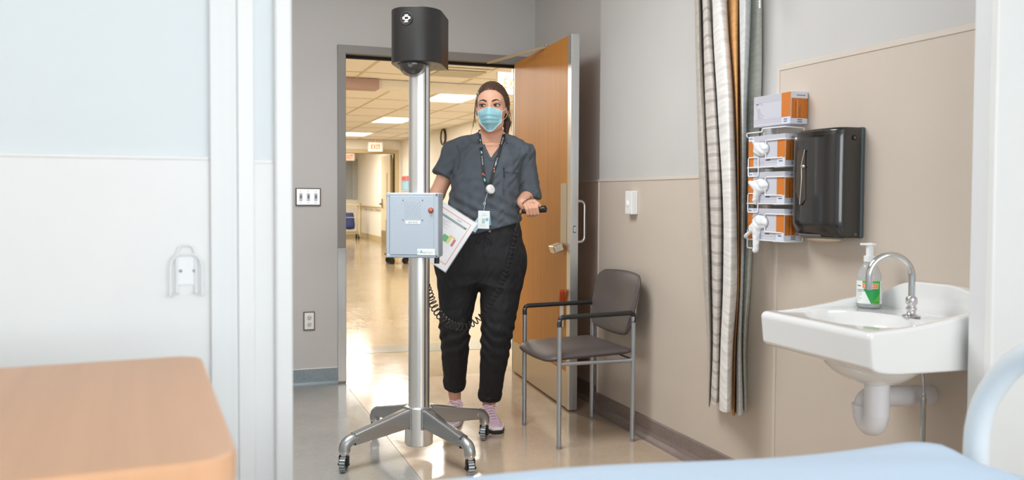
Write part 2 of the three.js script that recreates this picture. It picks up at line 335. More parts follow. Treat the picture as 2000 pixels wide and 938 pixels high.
{
  const c = struct('ceiling_corridor', null, null); c.userData.label = 'corridor ceiling of cream tiles in a grid'; c.userData.category = 'ceiling';
  const tw = 0.61, tl = 1.22, nx = 10, z0 = ZB - 0.2;
  const x0 = 3.2 - 0.305 - 7 * tw;                                     // grid set so that the lights fit a tile
  const zOff = -10.9 + 0.61;                                            // near edge of the light tile
  const lights = new Set(), cell = (ix, iz) => `${ix},${iz}`;
  const rows = []; for (let k = -22; k <= 4; k++) { const zn = zOff + k * tl; if (zn - tl > HEND - 1.3 && zn < z0 + 1.25) rows.push([k, zn]); }
  const put = []; for (const k of [3, 0, -3, -6]) { put.push([7, k]); } put.push([3, 2]); put.push([3, -1]);   put.push([7, -9]); put.push([4, -10]);
  for (const [ix, k] of put) lights.add(cell(ix, k));
  const vents = [[6, 2]];
  const tg = bx(tw - 0.014, 0.02, tl - 0.014, 0, 0, 0);
  for (const [k, zn] of rows) for (let ix = 0; ix < nx; ix++) {
    if (lights.has(cell(ix, k))) continue;
    const x = x0 + (ix + 0.5) * tw; if (x < HX0 - 0.3 || x > HX + 0.28) continue;
    if (zn > z0 + 0.01) continue;
    const t = mesh('ceiling_tile', tg, M.hallCeil, c); t.position.set(x, HC + 0.016, zn - tl / 2);
  }
  const bars = [];
  for (let ix = 0; ix <= nx; ix++) { const x = x0 + ix * tw; if (x > HX0 && x < HX) bars.push(span(x - 0.011, x + 0.011, HC - 0.001, HC + 0.007, HEND, z0)); }
  for (const [, zn] of rows) if (zn < z0) bars.push(span(HX0, HX, HC - 0.0005, HC + 0.0065, zn - 0.011, zn + 0.011));
  const gm = mesh('grid_bars', bars, M.grid, c); gm.userData.kind = 'stuff';
  mesh('slab_above', span(HX0 - 0.15, HX + 0.15, HC + 0.12, HC + 0.22, HEND - 0.15, z0 + 0.05), M.ceil, c);
  // ceiling lights
  const diff = new THREE.MeshStandardMaterial({ color: 0xffffff, roughness: 0.5, emissive: new THREE.Color(1, 0.93, 0.82), emissiveIntensity: 1.6 });
  let first = true;
  for (const [ix, k] of put) {
    const x = x0 + (ix + 0.5) * tw, z = zOff + k * tl - tl / 2;
    const t = thing('ceiling_light', ({ '7,3': 'corridor ceiling light just outside the oak door', '7,0': 'bright corridor ceiling light just past the cream beam', '7,-3': 'corridor ceiling light halfway between the beam and the far exit sign', '7,-6': 'corridor ceiling light closest to the far door frame', '7,-9': 'ceiling light past the far door frame', '4,-10': 'ceiling light near the end wall of the corridor', '3,2': 'corridor ceiling light beside the mauve beam', '3,-1': 'corridor ceiling light in the row away from the clock wall, past the mauve beam' })[ix + ',' + k], 'light', [x, HC, z], 0, 'corridor ceiling lights');
    mesh('light_frame', [span(-tw / 2 + 0.008, tw / 2 - 0.008, -0.004, 0.05, -tl / 2 + 0.008, -tl / 2 + 0.03), span(-tw / 2 + 0.008, tw / 2 - 0.008, -0.004, 0.05, tl / 2 - 0.03, tl / 2 - 0.008), span(-tw / 2 + 0.008, -tw / 2 + 0.03, -0.004, 0.05, -tl / 2 + 0.03, tl / 2 - 0.03), span(tw / 2 - 0.03, tw / 2 - 0.008, -0.004, 0.05, -tl / 2 + 0.03, tl / 2 - 0.03)], M.whitePlastic, t);
    mesh('light_panel', span(-tw / 2 + 0.03, tw / 2 - 0.03, 0.012, 0.04, -tl / 2 + 0.03, tl / 2 - 0.03), diff, t);
    const L = new THREE.RectAreaLight(WARM, TROFFER, tw - 0.08, tl - 0.08);
    L.position.set(x, HC - 0.006, z); L.lookAt(x, 0, z); scene.add(L);
  }
  for (const [ix, k] of vents) {
    const x = x0 + (ix + 0.5) * tw, z = zOff + k * tl - tl / 2 - 0.2;
    const t = thing('air_vent', 'pale square air vent in the corridor ceiling', 'vent', [x, HC, z]);
    mesh('vent_plate', bx(0.56, 0.012, 0.56, 0, -0.005, 0, 0.004), S(0xf1ead9, 0.5), t);
    for (let q = -3; q <= 3; q++) mesh('slat', tf(bx(0.5, 0.004, 0.05), o => { o.rotation.x = 0.5; o.position.set(0, -0.016, q * 0.068); }), S(0xf1ead9, 0.5), t);
  }
  const bz = onY(705, 172, 2.39).z, bxr = onZ(741, 165, bz).x;
  const b = struct('trim_3', span(HX0, bxr, 2.39, HC, bz - 0.25, bz), M.mauve, 'mauve ceiling beam crossing the corridor', 'beam');
  struct('trim_4', span(bxr, HX, 2.40, HC, bz - 0.25, bz - 0.05), M.hallCeil, 'cream ceiling beam beyond the mauve one', 'beam');
}
// lit exit signs
function exitSign(px, py, d, wpx, label, turn, down) {
  const c = at(px, py, d), w = 0.34, h = 0.22;
  const t = thing('exit_sign', label, 'sign', [c.x, c.y, c.z], turn);
  mesh('case', bx(w, h, 0.05, 0, 0, 0, 0.008), S(0xf4efe2, 0.4), t);
  const map = canvasTex(256, 160, (g, a, b) => { g.fillStyle = '#f6efe2'; g.fillRect(0, 0, a, b); g.fillStyle = '#de5200'; g.font = 'bold 108px sans-serif'; g.textAlign = 'center'; g.textBaseline = 'middle'; g.save(); g.translate(a / 2, b / 2 + 4); g.scale(0.8, 1.12); g.fillText('EXIT', 0, 0); g.restore(); });
  const face = new THREE.MeshStandardMaterial({ map, roughness: 0.4, emissive: 0xffffff, emissiveMap: map, emissiveIntensity: 0.3 });
  const f = new THREE.PlaneGeometry(w - 0.03, h - 0.03); f.translate(0, 0, 0.0262);
  mesh('sign_face', f, face, t);
  const up = HC - c.y - h / 2;
  if (up > 0) mesh('stem', cyl(0.012, 0.012, up, 0, h / 2, 0, 10), S(0xe9e2d0, 0.4), t);
  const L = new THREE.PointLight(0xff8a3c, 0.012, 3); L.position.copy(c).add(V3(0, 0, 0.08)); scene.add(L);
  return t;
}
exitSign(733, 287, 19.6, 30, 'lit orange exit sign above the far door frame', 0);
exitSign(681, 306.5, 24.2, 22, 'smallest exit sign, past the far door frame', 0);
exitSign(999.5, 164, 8.6, 60, 'largest exit sign, hanging just outside the door', 0.15);
// wall clock
{
  const c = onX(868, 268, HX), t = thing('wall_clock', 'round dark-rimmed clock on the corridor wall', 'clock', [HX, c.y, c.z], -Math.PI / 2);
  mesh('rim', tf(lathe([[0.125, 0], [0.155, 0], [0.16, 0.02], [0.155, 0.045], [0.14, 0.045], [0.137, 0.03]], 40), o => { o.rotation.x = Math.PI / 2; }), S(0x3a2b1f, 0.4), t);
  mesh('dial', tf(cyl(0.14, 0.14, 0.02, 0, 0, 0, 40), o => { o.rotation.x = Math.PI / 2; }), S(0xf1ead8, 0.4), t);
  mesh('hand', bx(0.008, 0.08, 0.002, 0, 0.035, 0.0235), M.rubber, t);
  mesh('hand', tf(bx(0.006, 0.11, 0.002, 0, 0.05, 0.026), o => { o.rotation.z = -1.9; }), M.rubber, t);
}
// posters, handrail, far panel, carts
{
  const c = onX(795, 358, HX - 0.01);
  const map = canvasTex(128, 128, (g) => { g.fillStyle = '#7fc4e6'; g.fillRect(0, 0, 128, 128); g.fillStyle = '#e2574c'; g.fillRect(0, 0, 60, 40); g.fillRect(66, 0, 62, 44); g.fillStyle = '#dff0f7'; for (let i = 0; i < 8; i++) g.fillRect(10, 56 + i * 8, 90 - (i % 3) * 14, 3); });
  const t = thing('wall_poster', 'red and blue notice on the corridor wall behind the pole', 'poster', [HX - 0.012, c.y, c.z], -Math.PI / 2);
  mesh('board', bx(0.98, 0.36, 0.012, 0, 0, 0.004, 0.002), M.whitePlastic, t);
  const pg = new THREE.PlaneGeometry(0.95, 0.33); pg.translate(0, 0, 0.0108); mesh('print', pg, S(0xffffff, 0.5, { map }), t);
  const z0 = HZ - 1.4, z1 = HEND + 0.3;
  const h = thing('handrail', 'wooden handrail on brackets along the far corridor wall', 'handrail', [HX, 0, 0]);
  mesh('rail', rod([-0.07, 0.9, z0], [-0.07, 0.9, z1], 0.022), S(0xb59a6d, 0.45), h);
  for (let i = 0; i < 5; i++) { const z = lerp(z0 - 0.3, z1 + 0.3, i / 4); mesh('bracket', path([[0, 0.82, z], [-0.07, 0.83, z], [-0.07, 0.885, z]], 0.014), S(0xc9b58d, 0.4), h); }
  // grey window panel at the end of the corridor
  const a = onZ(676, 311, HEND), b = onZ(703, 389, HEND);
  const p = thing('wall_board', 'tall grey board on the end wall of the corridor', 'board', [(a.x + b.x) / 2 - 0.3, 0, HEND]);
  mesh('board_face', span(-0.55, (b.x - a.x) / 2 + 0.3, b.y, a.y, 0, 0.03, 0.004), S(0xa7abae, 0.5), p);
  mesh('board_edge', span((b.x - a.x) / 2 + 0.06, (b.x - a.x) / 2 + 0.3, b.y, a.y, 0.03, 0.06, 0.004), S(0xb5b7b6, 0.5), p);
  const q = onY(704.5, 463), post = thing('wall_guard', 'tan corner guard strip at the end of the corridor', 'guard', [q.x, 0, q.z]);
  mesh('strip', bx(0.09, 0.98, 0.06, 0, 0.49, 0, 0.006), M.hallTrim, post);
  // linen cart with a blue bag
  const k = onY(684, 466), cart = thing('linen_cart', 'pale wire cart with a blue bag at the corridor end', 'cart', [k.x - 0.12, 0, k.z + 0.25]);
  const wire = S(0xd9c9a6, 0.4);
  mesh('frame', [path([[-0.35, 0.1, 0.2], [-0.35, 0.95, 0.2], [0.3, 0.95, 0.2], [0.3, 0.1, 0.2]], 0.014), path([[-0.35, 0.1, -0.2], [-0.35, 0.95, -0.2], [0.3, 0.95, -0.2], [0.3, 0.1, -0.2]], 0.014), rod([-0.35, 0.95, -0.2], [-0.35, 0.95, 0.2], 0.012), rod([0.3, 0.95, -0.2], [0.3, 0.95, 0.2], 0.012), rod([-0.35, 0.6, 0.2], [0.3, 0.6, 0.2], 0.008)], wire, cart);
  mesh('shelf', bx(0.68, 0.02, 0.42, -0.02, 0.16, 0, 0.004), S(0xb5a98c, 0.5), cart);
  mesh('bag', tf(lathe([[0.001, 0], [0.14, 0.02], [0.16, 0.12], [0.13, 0.38], [0.11, 0.46], [0.1, 0.47]], 20), o => { o.position.set(0.04, 0.26, 0.08); o.scale.z = 0.8; }), S(0x303f73, 0.7), cart);
  for (const [x, z] of [[-0.33, 0.18], [0.28, 0.18], [-0.33, -0.18], [0.28, -0.18]]) mesh('caster', [tf(cyl(0.05, 0.05, 0.03, 0, -0.015, 0, 16), o => { o.rotation.z = Math.PI / 2; o.position.set(x, 0.05, z); }), cyl(0.018, 0.018, 0.06, x, 0.07, z, 10)], M.rubber, cart);
  // equipment cart behind the pole
  const e = onY(783, 516), ec = thing('equipment_cart', 'small equipment cart on black casters behind the control box', 'cart', [e.x + 0.02, 0, e.z - 0.2]);
  mesh('body', bx(0.42, 0.55, 0.4, 0, 0.52, 0, 0.02), S(0xcfc2a4, 0.45), ec);
  mesh('base', bx(0.46, 0.04, 0.44, 0, 0.16, 0, 0.01), S(0x6b5d49, 0.5), ec);
  for (const [x, z] of [[-0.17, 0.16], [0.06, 0.16], [0.17, -0.16], [-0.17, -0.16]]) mesh('caster', [tf(cyl(0.055, 0.055, 0.03, 0, -0.015, 0, 18), o => { o.rotation.x = 1.57; o.rotation.z = 0.9; o.position.set(x, 0.055, z); }), bx(0.035, 0.06, 0.05, x, 0.11, z)], M.rubber, ec);
}
// ceiling light of the entry, above the frame: it lights the door wall and the sink wall
{
  const t = thing('ceiling_light', 'square white ceiling light above the entry', 'light', [0.45, CEIL, -3.15]);
  const em = new THREE.MeshStandardMaterial({ color: 0xffffff, roughness: 0.5, emissive: new THREE.Color(0.97, 0.98, 1), emissiveIntensity: 1.6 });
  mesh('light_frame', [span(-0.6, 0.6, -0.03, 0, -0.6, -0.57), span(-0.6, 0.6, -0.03, 0, 0.57, 0.6), span(-0.6, -0.57, -0.03, 0, -0.57, 0.57), span(0.57, 0.6, -0.03, 0, -0.57, 0.57)], M.whitePlastic, t);
  mesh('light_panel', span(-0.57, 0.57, -0.02, -0.001, -0.57, 0.57), em, t);
  const L = new THREE.RectAreaLight(new THREE.Color(0.97, 0.98, 1.0), ENTRY, 1.12, 1.12); L.position.set(0.45, CEIL - 0.035, -3.15); L.lookAt(0.45, 0, -3.15); scene.add(L);
}

// ================================================================ door leaf, standing open
{
  const d = struct('door_1', null, null); d.userData.label = 'oak veneer hospital door standing open, steel edged'; d.userData.category = 'door';
  const h = V3(2.034, 0, -5.463), f = V3(1.952, 0, -4.341), len = h.distanceTo(f);
  d.position.copy(h); d.rotation.y = Math.atan2(f.x - h.x, f.z - h.z);
  const T = 0.044, Y0 = 0.009, Y1 = 2.098;
  mesh('leaf', uvWorld(span(0, T, Y0, Y1, 0, len - 0.004)), M.oak, d);
  mesh('edge_strip', [span(-0.0012, T + 0.0012, Y0, Y1, len - 0.005, len, 0.001), span(-0.0014, 0, Y0, Y1, len - 0.055, len - 0.004), span(T, T + 0.0014, Y0, Y1, len - 0.03, len - 0.004)], M.steel, d);
  mesh('edge_strip', [span(-0.0012, T + 0.0012, Y0, Y1, -0.002, 0.003), span(-0.0014, 0, Y0, Y1, 0, 0.012)], M.steel, d);
  mesh('kick_plate', uvWorld(span(-0.0022, -0.0002, Y0 + 0.002, 0.215, 0.004, len - 0.04)), S(0xc9bda9, 0.33, { metalness: 0.9 }), d);
  const yOf = py => onX(1112, py, 1.953).y;
  const zL = len - 0.06;
  mesh('push_plate', [span(-0.0035, -0.0002, 0.925, 1.275, zL - 0.1, zL, 0.001)], M.steelDull, d);
  mesh('paddle', [tf(bx(0.06, 0.045, 0.09, -0.045, 0, 0, 0.008), o => { o.rotation.z = 0.35; o.position.set(0, 0.925, zL - 0.055); })], S(0xd8cbb8, 0.3, { metalness: 0.85 }), d);
  // latch in the edge
  const latch = mesh('latch_plate', [span(0.012, 0.034, 0.965, 1.085, len, len + 0.0012, 0.0005)], S(0xc5cdd2, 0.3, { metalness: 0.9 }), d);
  mesh('bolt', [span(0.016, 0.03, 1.005, 1.035, len + 0.001, len + 0.007, 0.001)], M.steel, latch);
  mesh('bolt_pocket', [span(0.0145, 0.0315, 1.001, 1.039, len + 0.001, len + 0.0018)], M.gasket, latch);
  for (const y of [0.975, 0.99, 1.05, 1.072]) mesh('screw', tf(cyl(0.003, 0.003, 0.001, 0, 0, 0, 10), o => { o.rotation.x = Math.PI / 2; o.position.set(0.023, y, len + 0.001); }), M.castAlu, latch);
  // pull on the far face
  mesh('pull_handle', path([[T, 1.175, len - 0.075], [T + 0.065, 1.175, len - 0.075], [T + 0.065, 0.945, len - 0.075], [T, 0.945, len - 0.075]], 0.0105, 12, 0.035), M.steel, d);
  // plunger door stop: white tube with an orange foot lever
  const st = mesh('door_stop', [span(-0.022, -0.002, 0.46, 0.6, zL - 0.052, zL - 0.034, 0.004)], S(0xf0e6da, 0.35), d);
  mesh('stop_lever', [tf(bx(0.03, 0.085, 0.02, 0, 0.04, 0, 0.006), o => { o.rotation.x = 0.42; o.rotation.z = 0.1; o.position.set(-0.014, 0.6, zL - 0.045); })], S(0xd2542a, 0.4), st);
  const hs = []; for (const y of [0.25, 1.05, 1.9]) hs.push(mesh('hinge', [cyl(0.009, 0.009, 0.11, T + 0.006, y - 0.055, -0.012, 12), span(T, T + 0.003, y - 0.055, y + 0.055, -0.01, 0.03)], M.steelDull, d));
  // overhead holder arm between head frame and leaf
  const inv = p => { d.updateMatrixWorld(true); return d.worldToLocal(p.clone()); };
  const a = inv(V3(onZ(953, 121.5, ZB + 0.02).x, DH - 0.004, ZB + 0.012)), b = inv(V3(1.985, 2.1, -4.78));
  const dir = b.clone().sub(a);
  const arm = bx(0.006, 0.016, dir.length()); arm.lookAt(V3(dir.x, dir.y, dir.z)); arm.translate((a.x + b.x) / 2, (a.y + b.y) / 2, (a.z + b.z) / 2);
  mesh('holder_arm', arm, S(0xd8c09a, 0.35, { metalness: 0.5 }), d);
  mesh('holder_arm', [bx(0.02, 0.012, 0.09, b.x, b.y + 0.004, b.z - 0.03, 0.003)], M.steelDull, d);
}
// ---------------------------------------------------------------- wall plates
{
  const s = thing('switch_plate', 'steel plate of three light switches on the grey wall', 'switch', [0.6675, 1.191, ZB]);
  mesh('bezel', [bx(0.156, 0.112, 0.012, 0, 0, 0.006, 0.003)], S(0x6f635b, 0.5), s);
  mesh('plate', [bx(0.144, 0.1, 0.006, 0, 0, 0.013, 0.003)], S(0xe4e9eb, 0.25, { metalness: 0.55 }), s);
  for (const x of [-0.046, 0, 0.046]) {
    const g = mesh('switch', [bx(0.02, 0.05, 0.006, x, 0, 0.017, 0.0025)], S(0xd5dadd, 0.4), s);
    mesh('rocker', [tf(bx(0.009, 0.022, 0.012, 0, 0, 0, 0.002), o => { o.rotation.x = 0.4; o.position.set(x, 0.002, 0.021); })], S(0x8f8688, 0.4), g);
    for (const y of [-0.036, 0.036]) mesh('screw', tf(cyl(0.003, 0.003, 0.002, 0, 0, 0, 10), o => { o.rotation.x = 1.5708; o.position.set(x, y, 0.0155); }), S(0x6c6770, 0.4), g);
  }
  const o = thing('wall_outlet', 'duplex power outlet low on the grey wall', 'outlet', [0.6715, 0.409, ZB]);
  mesh('bezel', [bx(0.072, 0.118, 0.01, 0, 0, 0.005, 0.003)], S(0x75685f, 0.5), o);
  mesh('plate', [bx(0.058, 0.104, 0.005, 0, 0, 0.0115, 0.003)], M.whitePlastic, o);
  for (const y of [-0.021, 0.021]) {
    const g = mesh('socket', [tf(cyl(0.0165, 0.0165, 0.004, 0, 0, 0, 20), q => { q.rotation.x = 1.5708; q.position.set(0, y, 0.0135); })], S(0xdcd9d4, 0.4), o);
    mesh('slot', [bx(0.0028, 0.008, 0.001, -0.006, y + 0.003, 0.018), bx(0.0028, 0.008, 0.001, 0.006, y + 0.003, 0.018), bx(0.005, 0.005, 0.001, 0, y - 0.008, 0.018)], M.gasket, g);
  }
  const c = onX(1229, 396, XR - 0.02), k = thing('wall_sensor', 'small white sensor box on the beige wall by the curtain', 'sensor', [XR - 0.004, c.y, -3.921], -Math.PI / 2);
  mesh('housing', [bx(0.072, 0.12, 0.036, 0, 0, 0.018, 0.004)], M.whitePlastic, k);
  mesh('button', [tf(ell(0.009, 0.017, 0.006, 0, 0, 0), q => { q.position.set(-0.006, -0.005, 0.037); })], S(0xfafafa, 0.3), k);
  // wire chart hook on the partition
  const hk = thing('wall_hook', 'white wire chart holder screwed to the white partition', 'hook', [onZ(364, 525, PZ1).x, onZ(364, 525, PZ1).y, PZ1]);
  const px = 1 / FOC * 1.60;
  mesh('plate', [bx(34 * px, 58 * px, 0.003, 0, -2 * px, 0.002, 0.001)], M.whitePlastic, hk);
  const loop = (w, top, bot, z) => path([[-w, bot, z + 0.014], [-w, bot - 0.003, z], [-w, top - 16 * px, z], [-w * 0.6, top, z], [w * 0.6, top, z], [w, top - 16 * px, z], [w, bot - 0.003, z], [w, bot, z + 0.014]], 0.0022, 8, 0.012);
  mesh('wire_loop', loop(17 * px, 45 * px, -44 * px, 0.006), M.whitePlastic, hk);
  mesh('wire_loop', loop(28 * px, 28 * px, -48 * px, 0.011), M.whitePlastic, hk);
  for (const x of [-7, 17]) mesh('screw', tf(ell(0.0026, 0.0026, 0.0015), q => q.position.set(x * px - 3 * px, -4 * px, 0.0045)), S(0x7c96a6, 0.3, { metalness: 0.8 }), hk);
}

// ================================================================ wheeled camera stand
{
  const t = thing('camera_stand', 'wheeled steel stand with black dome camera head and grey control box', 'camera stand', [0.970, 0, -3.856], -25 * Math.PI / 180);
  mesh('pole', cyl(0.0485, 0.0485, 1.62, 0, 0.215, 0, 64), M.pole, t);
  mesh('pole_groove', [bx(0.006, 1.56, 0.004, 0.034, 1.0, 0.0345), bx(0.005, 1.56, 0.004, 0.0475, 1.0, 0.009)], S(0x5d5d5d, 0.35, { metalness: 1 }), t);
  mesh('hub', lathe([[0.001, 0.05], [0.062, 0.05], [0.065, 0.054], [0.065, 0.222], [0.062, 0.228], [0.05, 0.23]], 56), M.pole, t);
  // four legs on casters
  for (let k = 0; k < 4; k++) {
    const a = Math.PI / 4 + k * Math.PI / 2, leg = new THREE.Group(); leg.name = 'leg'; t.add(leg); leg.rotation.y = a;
    // arm: tapering bar from the hub to the elbow (runs along local +z)
    const secs = [[0.055, 0.179, 0.092, 0.026], [0.09, 0.176, 0.088, 0.026], [0.2, 0.157, 0.072, 0.024], [0.3, 0.141, 0.058, 0.023], [0.345, 0.133, 0.052, 0.023]]; // z, y centre, height, half width ...
    const pos = [], idx = [], N = 16;
    secs.forEach(([z, y, hh, w]) => { for (let i = 0; i < N; i++) { const q = i / N * Math.PI * 2, c = Math.cos(q), s = Math.sin(q), e = 0.35; pos.push(Math.sign(c) * Math.pow(Math.abs(c), e) * w, y + Math.sign(s) * Math.pow(Math.abs(s), e) * hh / 2 , z); } });
    for (let s = 0; s < secs.length - 1; s++) for (let i = 0; i < N; i++) { const a0 = s * N + i, b0 = s * N + (i + 1) % N; idx.push(a0, b0, a0 + N, b0, b0 + N, a0 + N); }
    const g = new THREE.BufferGeometry(); g.setAttribute('position', new THREE.Float32BufferAttribute(pos, 3)); g.setIndex(idx); g.computeVertexNormals();
    const elbow = tube([[0, 0.134, 0.335], [0, 0.131, 0.36], [0, 0.119, 0.38], [0, 0.102, 0.388], [0, 0.088, 0.389]], 0.0255, 20, 18);
    mesh('arm', [g, elbow, ell(0.0255, 0.0255, 0.0255, 0, 0.134, 0.337), bx(0.058, 0.1, 0.012, 0, 0.179, 0.062, 0.003)], M.castAlu, leg);
    const yaw = (5 * Math.PI / 180) - a + [0.25, -0.2, 0.12, -0.1][k];
    mesh('caster', [cyl(0.025, 0.025, 0.01, 0, 0.082, 0.389, 24), cyl(0.022, 0.023, 0.012, 0, 0.07, 0.389, 24)], M.chrome, leg);
    mesh('caster', [tf(merge([bx(0.005, 0.05, 0.034, -0.017, 0.048, 0.006, 0.002), bx(0.005, 0.05, 0.034, 0.017, 0.048, 0.006, 0.002), bx(0.039, 0.008, 0.034, 0, 0.071, 0.002, 0.002), tf(cyl(0.006, 0.006, 0.05, 0, -0.025, 0, 10), o => { o.rotation.z = 1.5708; o.position.set(0, 0.034, 0.012); })]), o => { o.position.set(0, 0, 0.389); o.rotation.y = yaw; })], M.rubber, leg);
    const tread = [];
    tread.push(tf(cyl(0.032, 0.032, 0.024, 0, -0.012, 0, 28), o => { o.rotation.z = Math.PI / 2; }));
    mesh('wheel', tf(merge(tread), o => { o.position.set(Math.sin(yaw) * 0.012, 0.034, 0.389 + Math.cos(yaw) * 0.012); o.rotation.y = yaw; }), S(0x565a5c, 0.3), leg);
    const lug = []; for (let q = 0; q < 16; q++) lug.push(tf(bx(0.025, 0.005, 0.007, 0, 0.0318, 0), o => { o.rotation.x = q / 16 * Math.PI * 2; }));
    mesh('tread', tf(merge(lug), o => { o.position.set(Math.sin(yaw) * 0.012, 0.034, 0.389 + Math.cos(yaw) * 0.012); o.rotation.y = yaw; }), S(0xb4babd, 0.3, { metalness: 0.4 }), leg);
  }
  // control box
  const cb = new THREE.Group(); cb.name = 'control_box'; t.add(cb); cb.position.set(0.003, 1.071, 0.05);
  const bw = 0.233, bh = 0.287, bd = 0.125;
  mesh('case', bx(bw, bh, bd - 0.012, 0, 0, (bd - 0.012) / 2, 0.008), M.greyBox, cb);
  mesh('lid', [bx(bw, bh, 0.016, 0, 0, bd - 0.006, 0.006)], M.greyBox, cb);
  mesh('lid_panel', [bx(bw - 0.04, bh - 0.028, 0.004, -0.0, 0, bd + 0.002, 0.0015)], M.greyBox, cb);
  mesh('lid_rib', [span(-bw / 2 + 0.013, -bw / 2 + 0.0155, -bh / 2 + 0.016, bh / 2 - 0.016, bd + 0.0005, bd + 0.0022), span(-bw / 2 + 0.013, bw / 2 - 0.018, -bh / 2 + 0.0115, -bh / 2 + 0.013, bd + 0.0005, bd + 0.0022), span(-bw / 2 + 0.013, bw / 2 - 0.018, bh / 2 - 0.013, bh / 2 - 0.0115, bd + 0.0005, bd + 0.0022)], S(0x6f86a6, 0.5), cb);
  for (const [x, y] of [[-1, 1], [-1, -1]]) mesh('hinge_cap', [bx(0.016, 0.013, 0.006, x * (bw / 2 - 0.009), y * (bh / 2 - 0.0075), bd + 0.001, 0.002)], M.greyBox, cb);
  for (const [x, y] of [[1, 1], [1, -1]]) mesh('screw', tf(cyl(0.0048, 0.0048, 0.003, 0, 0, 0, 14), o => { o.rotation.x = 1.5708; o.position.set(x * (bw / 2 - 0.008), y * (bh / 2 - 0.008), bd + 0.001); }), S(0x5f6c78, 0.4), cb);
  // px in the photograph on the lid -> local: lid spans 753..852 x 371..497
  const LX = px => (px - 802.5) / 99 * bw, LY = py => -(py - 434) / 126 * bh;
  const holes = [], hole = (x, y, r) => tf(cyl(r, r, 0.0008, 0, 0, 0, 8), o => { o.rotation.x = 1.5708; o.position.set(x, y, bd + 0.0042); });
  for (let ring = 0; ring < 5; ring++) { const n = [1, 6, 12, 16, 18][ring], r = ring * 0.0088; for (let i = 0; i < n; i++) { const q = i / n * Math.PI * 2 + ring * 0.4; const x = Math.cos(q) * r, y = Math.sin(q) * r; holes.push(hole(LX(803.5) + x, LY(404.5) + y, 0.0011)); } }
  for (const sx of [-1, 1]) for (const sy of [-1, 1]) holes.push(hole(LX(803.5) + sx * 0.027, LY(404.5) + sy * 0.036, 0.0011), hole(LX(803.5) + sx * 0.036, LY(404.5) + sy * 0.026, 0.0011), hole(LX(803.5) + sx * 0.033, LY(404.5) + sy * 0.034, 0.001));
  mesh('speaker_holes', holes, S(0x66727d, 0.6), cb);
  for (const [x, y] of [[785, 385.5], [822, 385.5], [785, 423.5], [822, 424]]) mesh('screw', hole(LX(x), LY(y), 0.0028), S(0x5e6c7a, 0.4), cb);
  mesh('screw', hole(LX(768.7), LY(404), 0.0015), S(0x7b8894, 0.4), cb);
  const btn = mesh('button', [tf(lathe([[0.001, 0.011], [0.006, 0.0105], [0.0085, 0.008], [0.0095, 0.004], [0.0098, 0]], 24), o => { o.rotation.x = 1.5708; o.position.set(LX(837.8), LY(405), bd + 0.004); })], P(0xd4562a, 0.18, { clearcoat: 1 }), cb);
  btn.userData.label = 'orange call button';
  mesh('button_ring', tf(new THREE.TorusGeometry(0.0108, 0.0018, 8, 28), o => o.position.set(LX(837.8), LY(405), bd + 0.0045)), S(0x7d4a36, 0.4), cb);
  const sticker = (x0, y0, x1, y1, draw, w, h) => { const g = new THREE.BoxGeometry(LX(x1) - LX(x0), LY(y0) - LY(y1), 0.0006); g.translate((LX(x0) + LX(x1)) / 2, (LY(y0) + LY(y1)) / 2, bd + 0.0045); mesh('sticker', g, S(0xffffff, 0.4, { map: canvasTex(w, h, draw) }), cb); };
  sticker(790, 425, 818, 431, (g, w, h) => { g.fillStyle = '#f4f9fc'; g.fillRect(0, 0, w, h); g.fillStyle = '#5d666d'; g.font = 'bold 36px sans-serif'; g.textAlign = 'center'; g.textBaseline = 'middle'; g.fillText('BHS-M-02', w / 2, h / 2 + 2); }, 256, 56);
  sticker(812.5, 479.3, 845.8, 491.3, (g, w, h) => {
    g.fillStyle = '#f3f8fa'; g.fillRect(0, 0, w, h); g.textBaseline = 'alphabetic';
    g.fillStyle = '#159a8c'; g.font = 'bold 92px sans-serif'; g.fillText('A', 46, 96);
    g.strokeStyle = '#2b9fc0'; g.lineWidth = 7; g.beginPath(); g.arc(30, 62, 9, 2.2, 5.4); g.stroke(); g.beginPath(); g.arc(28, 58, 20, 1.4, 3.6); g.stroke();
    g.fillStyle = '#5d7f8c'; g.font = '72px sans-serif'; g.fillText('va', 112, 96); g.fillStyle = '#8a949b'; g.fillText('Sys', 190, 96); g.font = '18px sans-serif'; g.fillText('®', 318, 60);
  }, 340, 128);
  mesh('cable_gland', [tf(cyl(0.012, 0.012, 0.03, 0, -0.03, 0, 16), o => o.position.set(bw / 2 - 0.02, -bh / 2, 0.05))], M.blackPlastic, cb);
  mesh('clamp', [tf(new THREE.TorusGeometry(0.052, 0.006, 8, 32), o => { o.rotation.x = 1.5708; o.position.set(-0.003, 0.08, -0.05); }), tf(new THREE.TorusGeometry(0.052, 0.006, 8, 32), o => { o.rotation.x = 1.5708; o.position.set(-0.003, -0.08, -0.05); })], M.castAlu, cb);

  // camera head: half-round housing, sloped back
  const hd = new THREE.Group(); hd.name = 'camera_head'; t.add(hd); hd.position.set(-0.005, 1.8, 0);
  const R = 0.112, sh = new THREE.Shape();
  sh.moveTo(-R, -0.05); sh.absarc(0, 0.035, R, Math.PI, 0, true); sh.lineTo(R, -0.15); sh.lineTo(-R, -0.15); sh.closePath();
  let hg = new THREE.ExtrudeGeometry(sh, { depth: 0.235, bevelEnabled: true, bevelSize: 0.0025, bevelThickness: 0.0025, bevelSegments: 2, curveSegments: 40 });
  hg.rotateX(-Math.PI / 2); hg.scale(1, 1, -1);                       // shape y -> +z towards the front
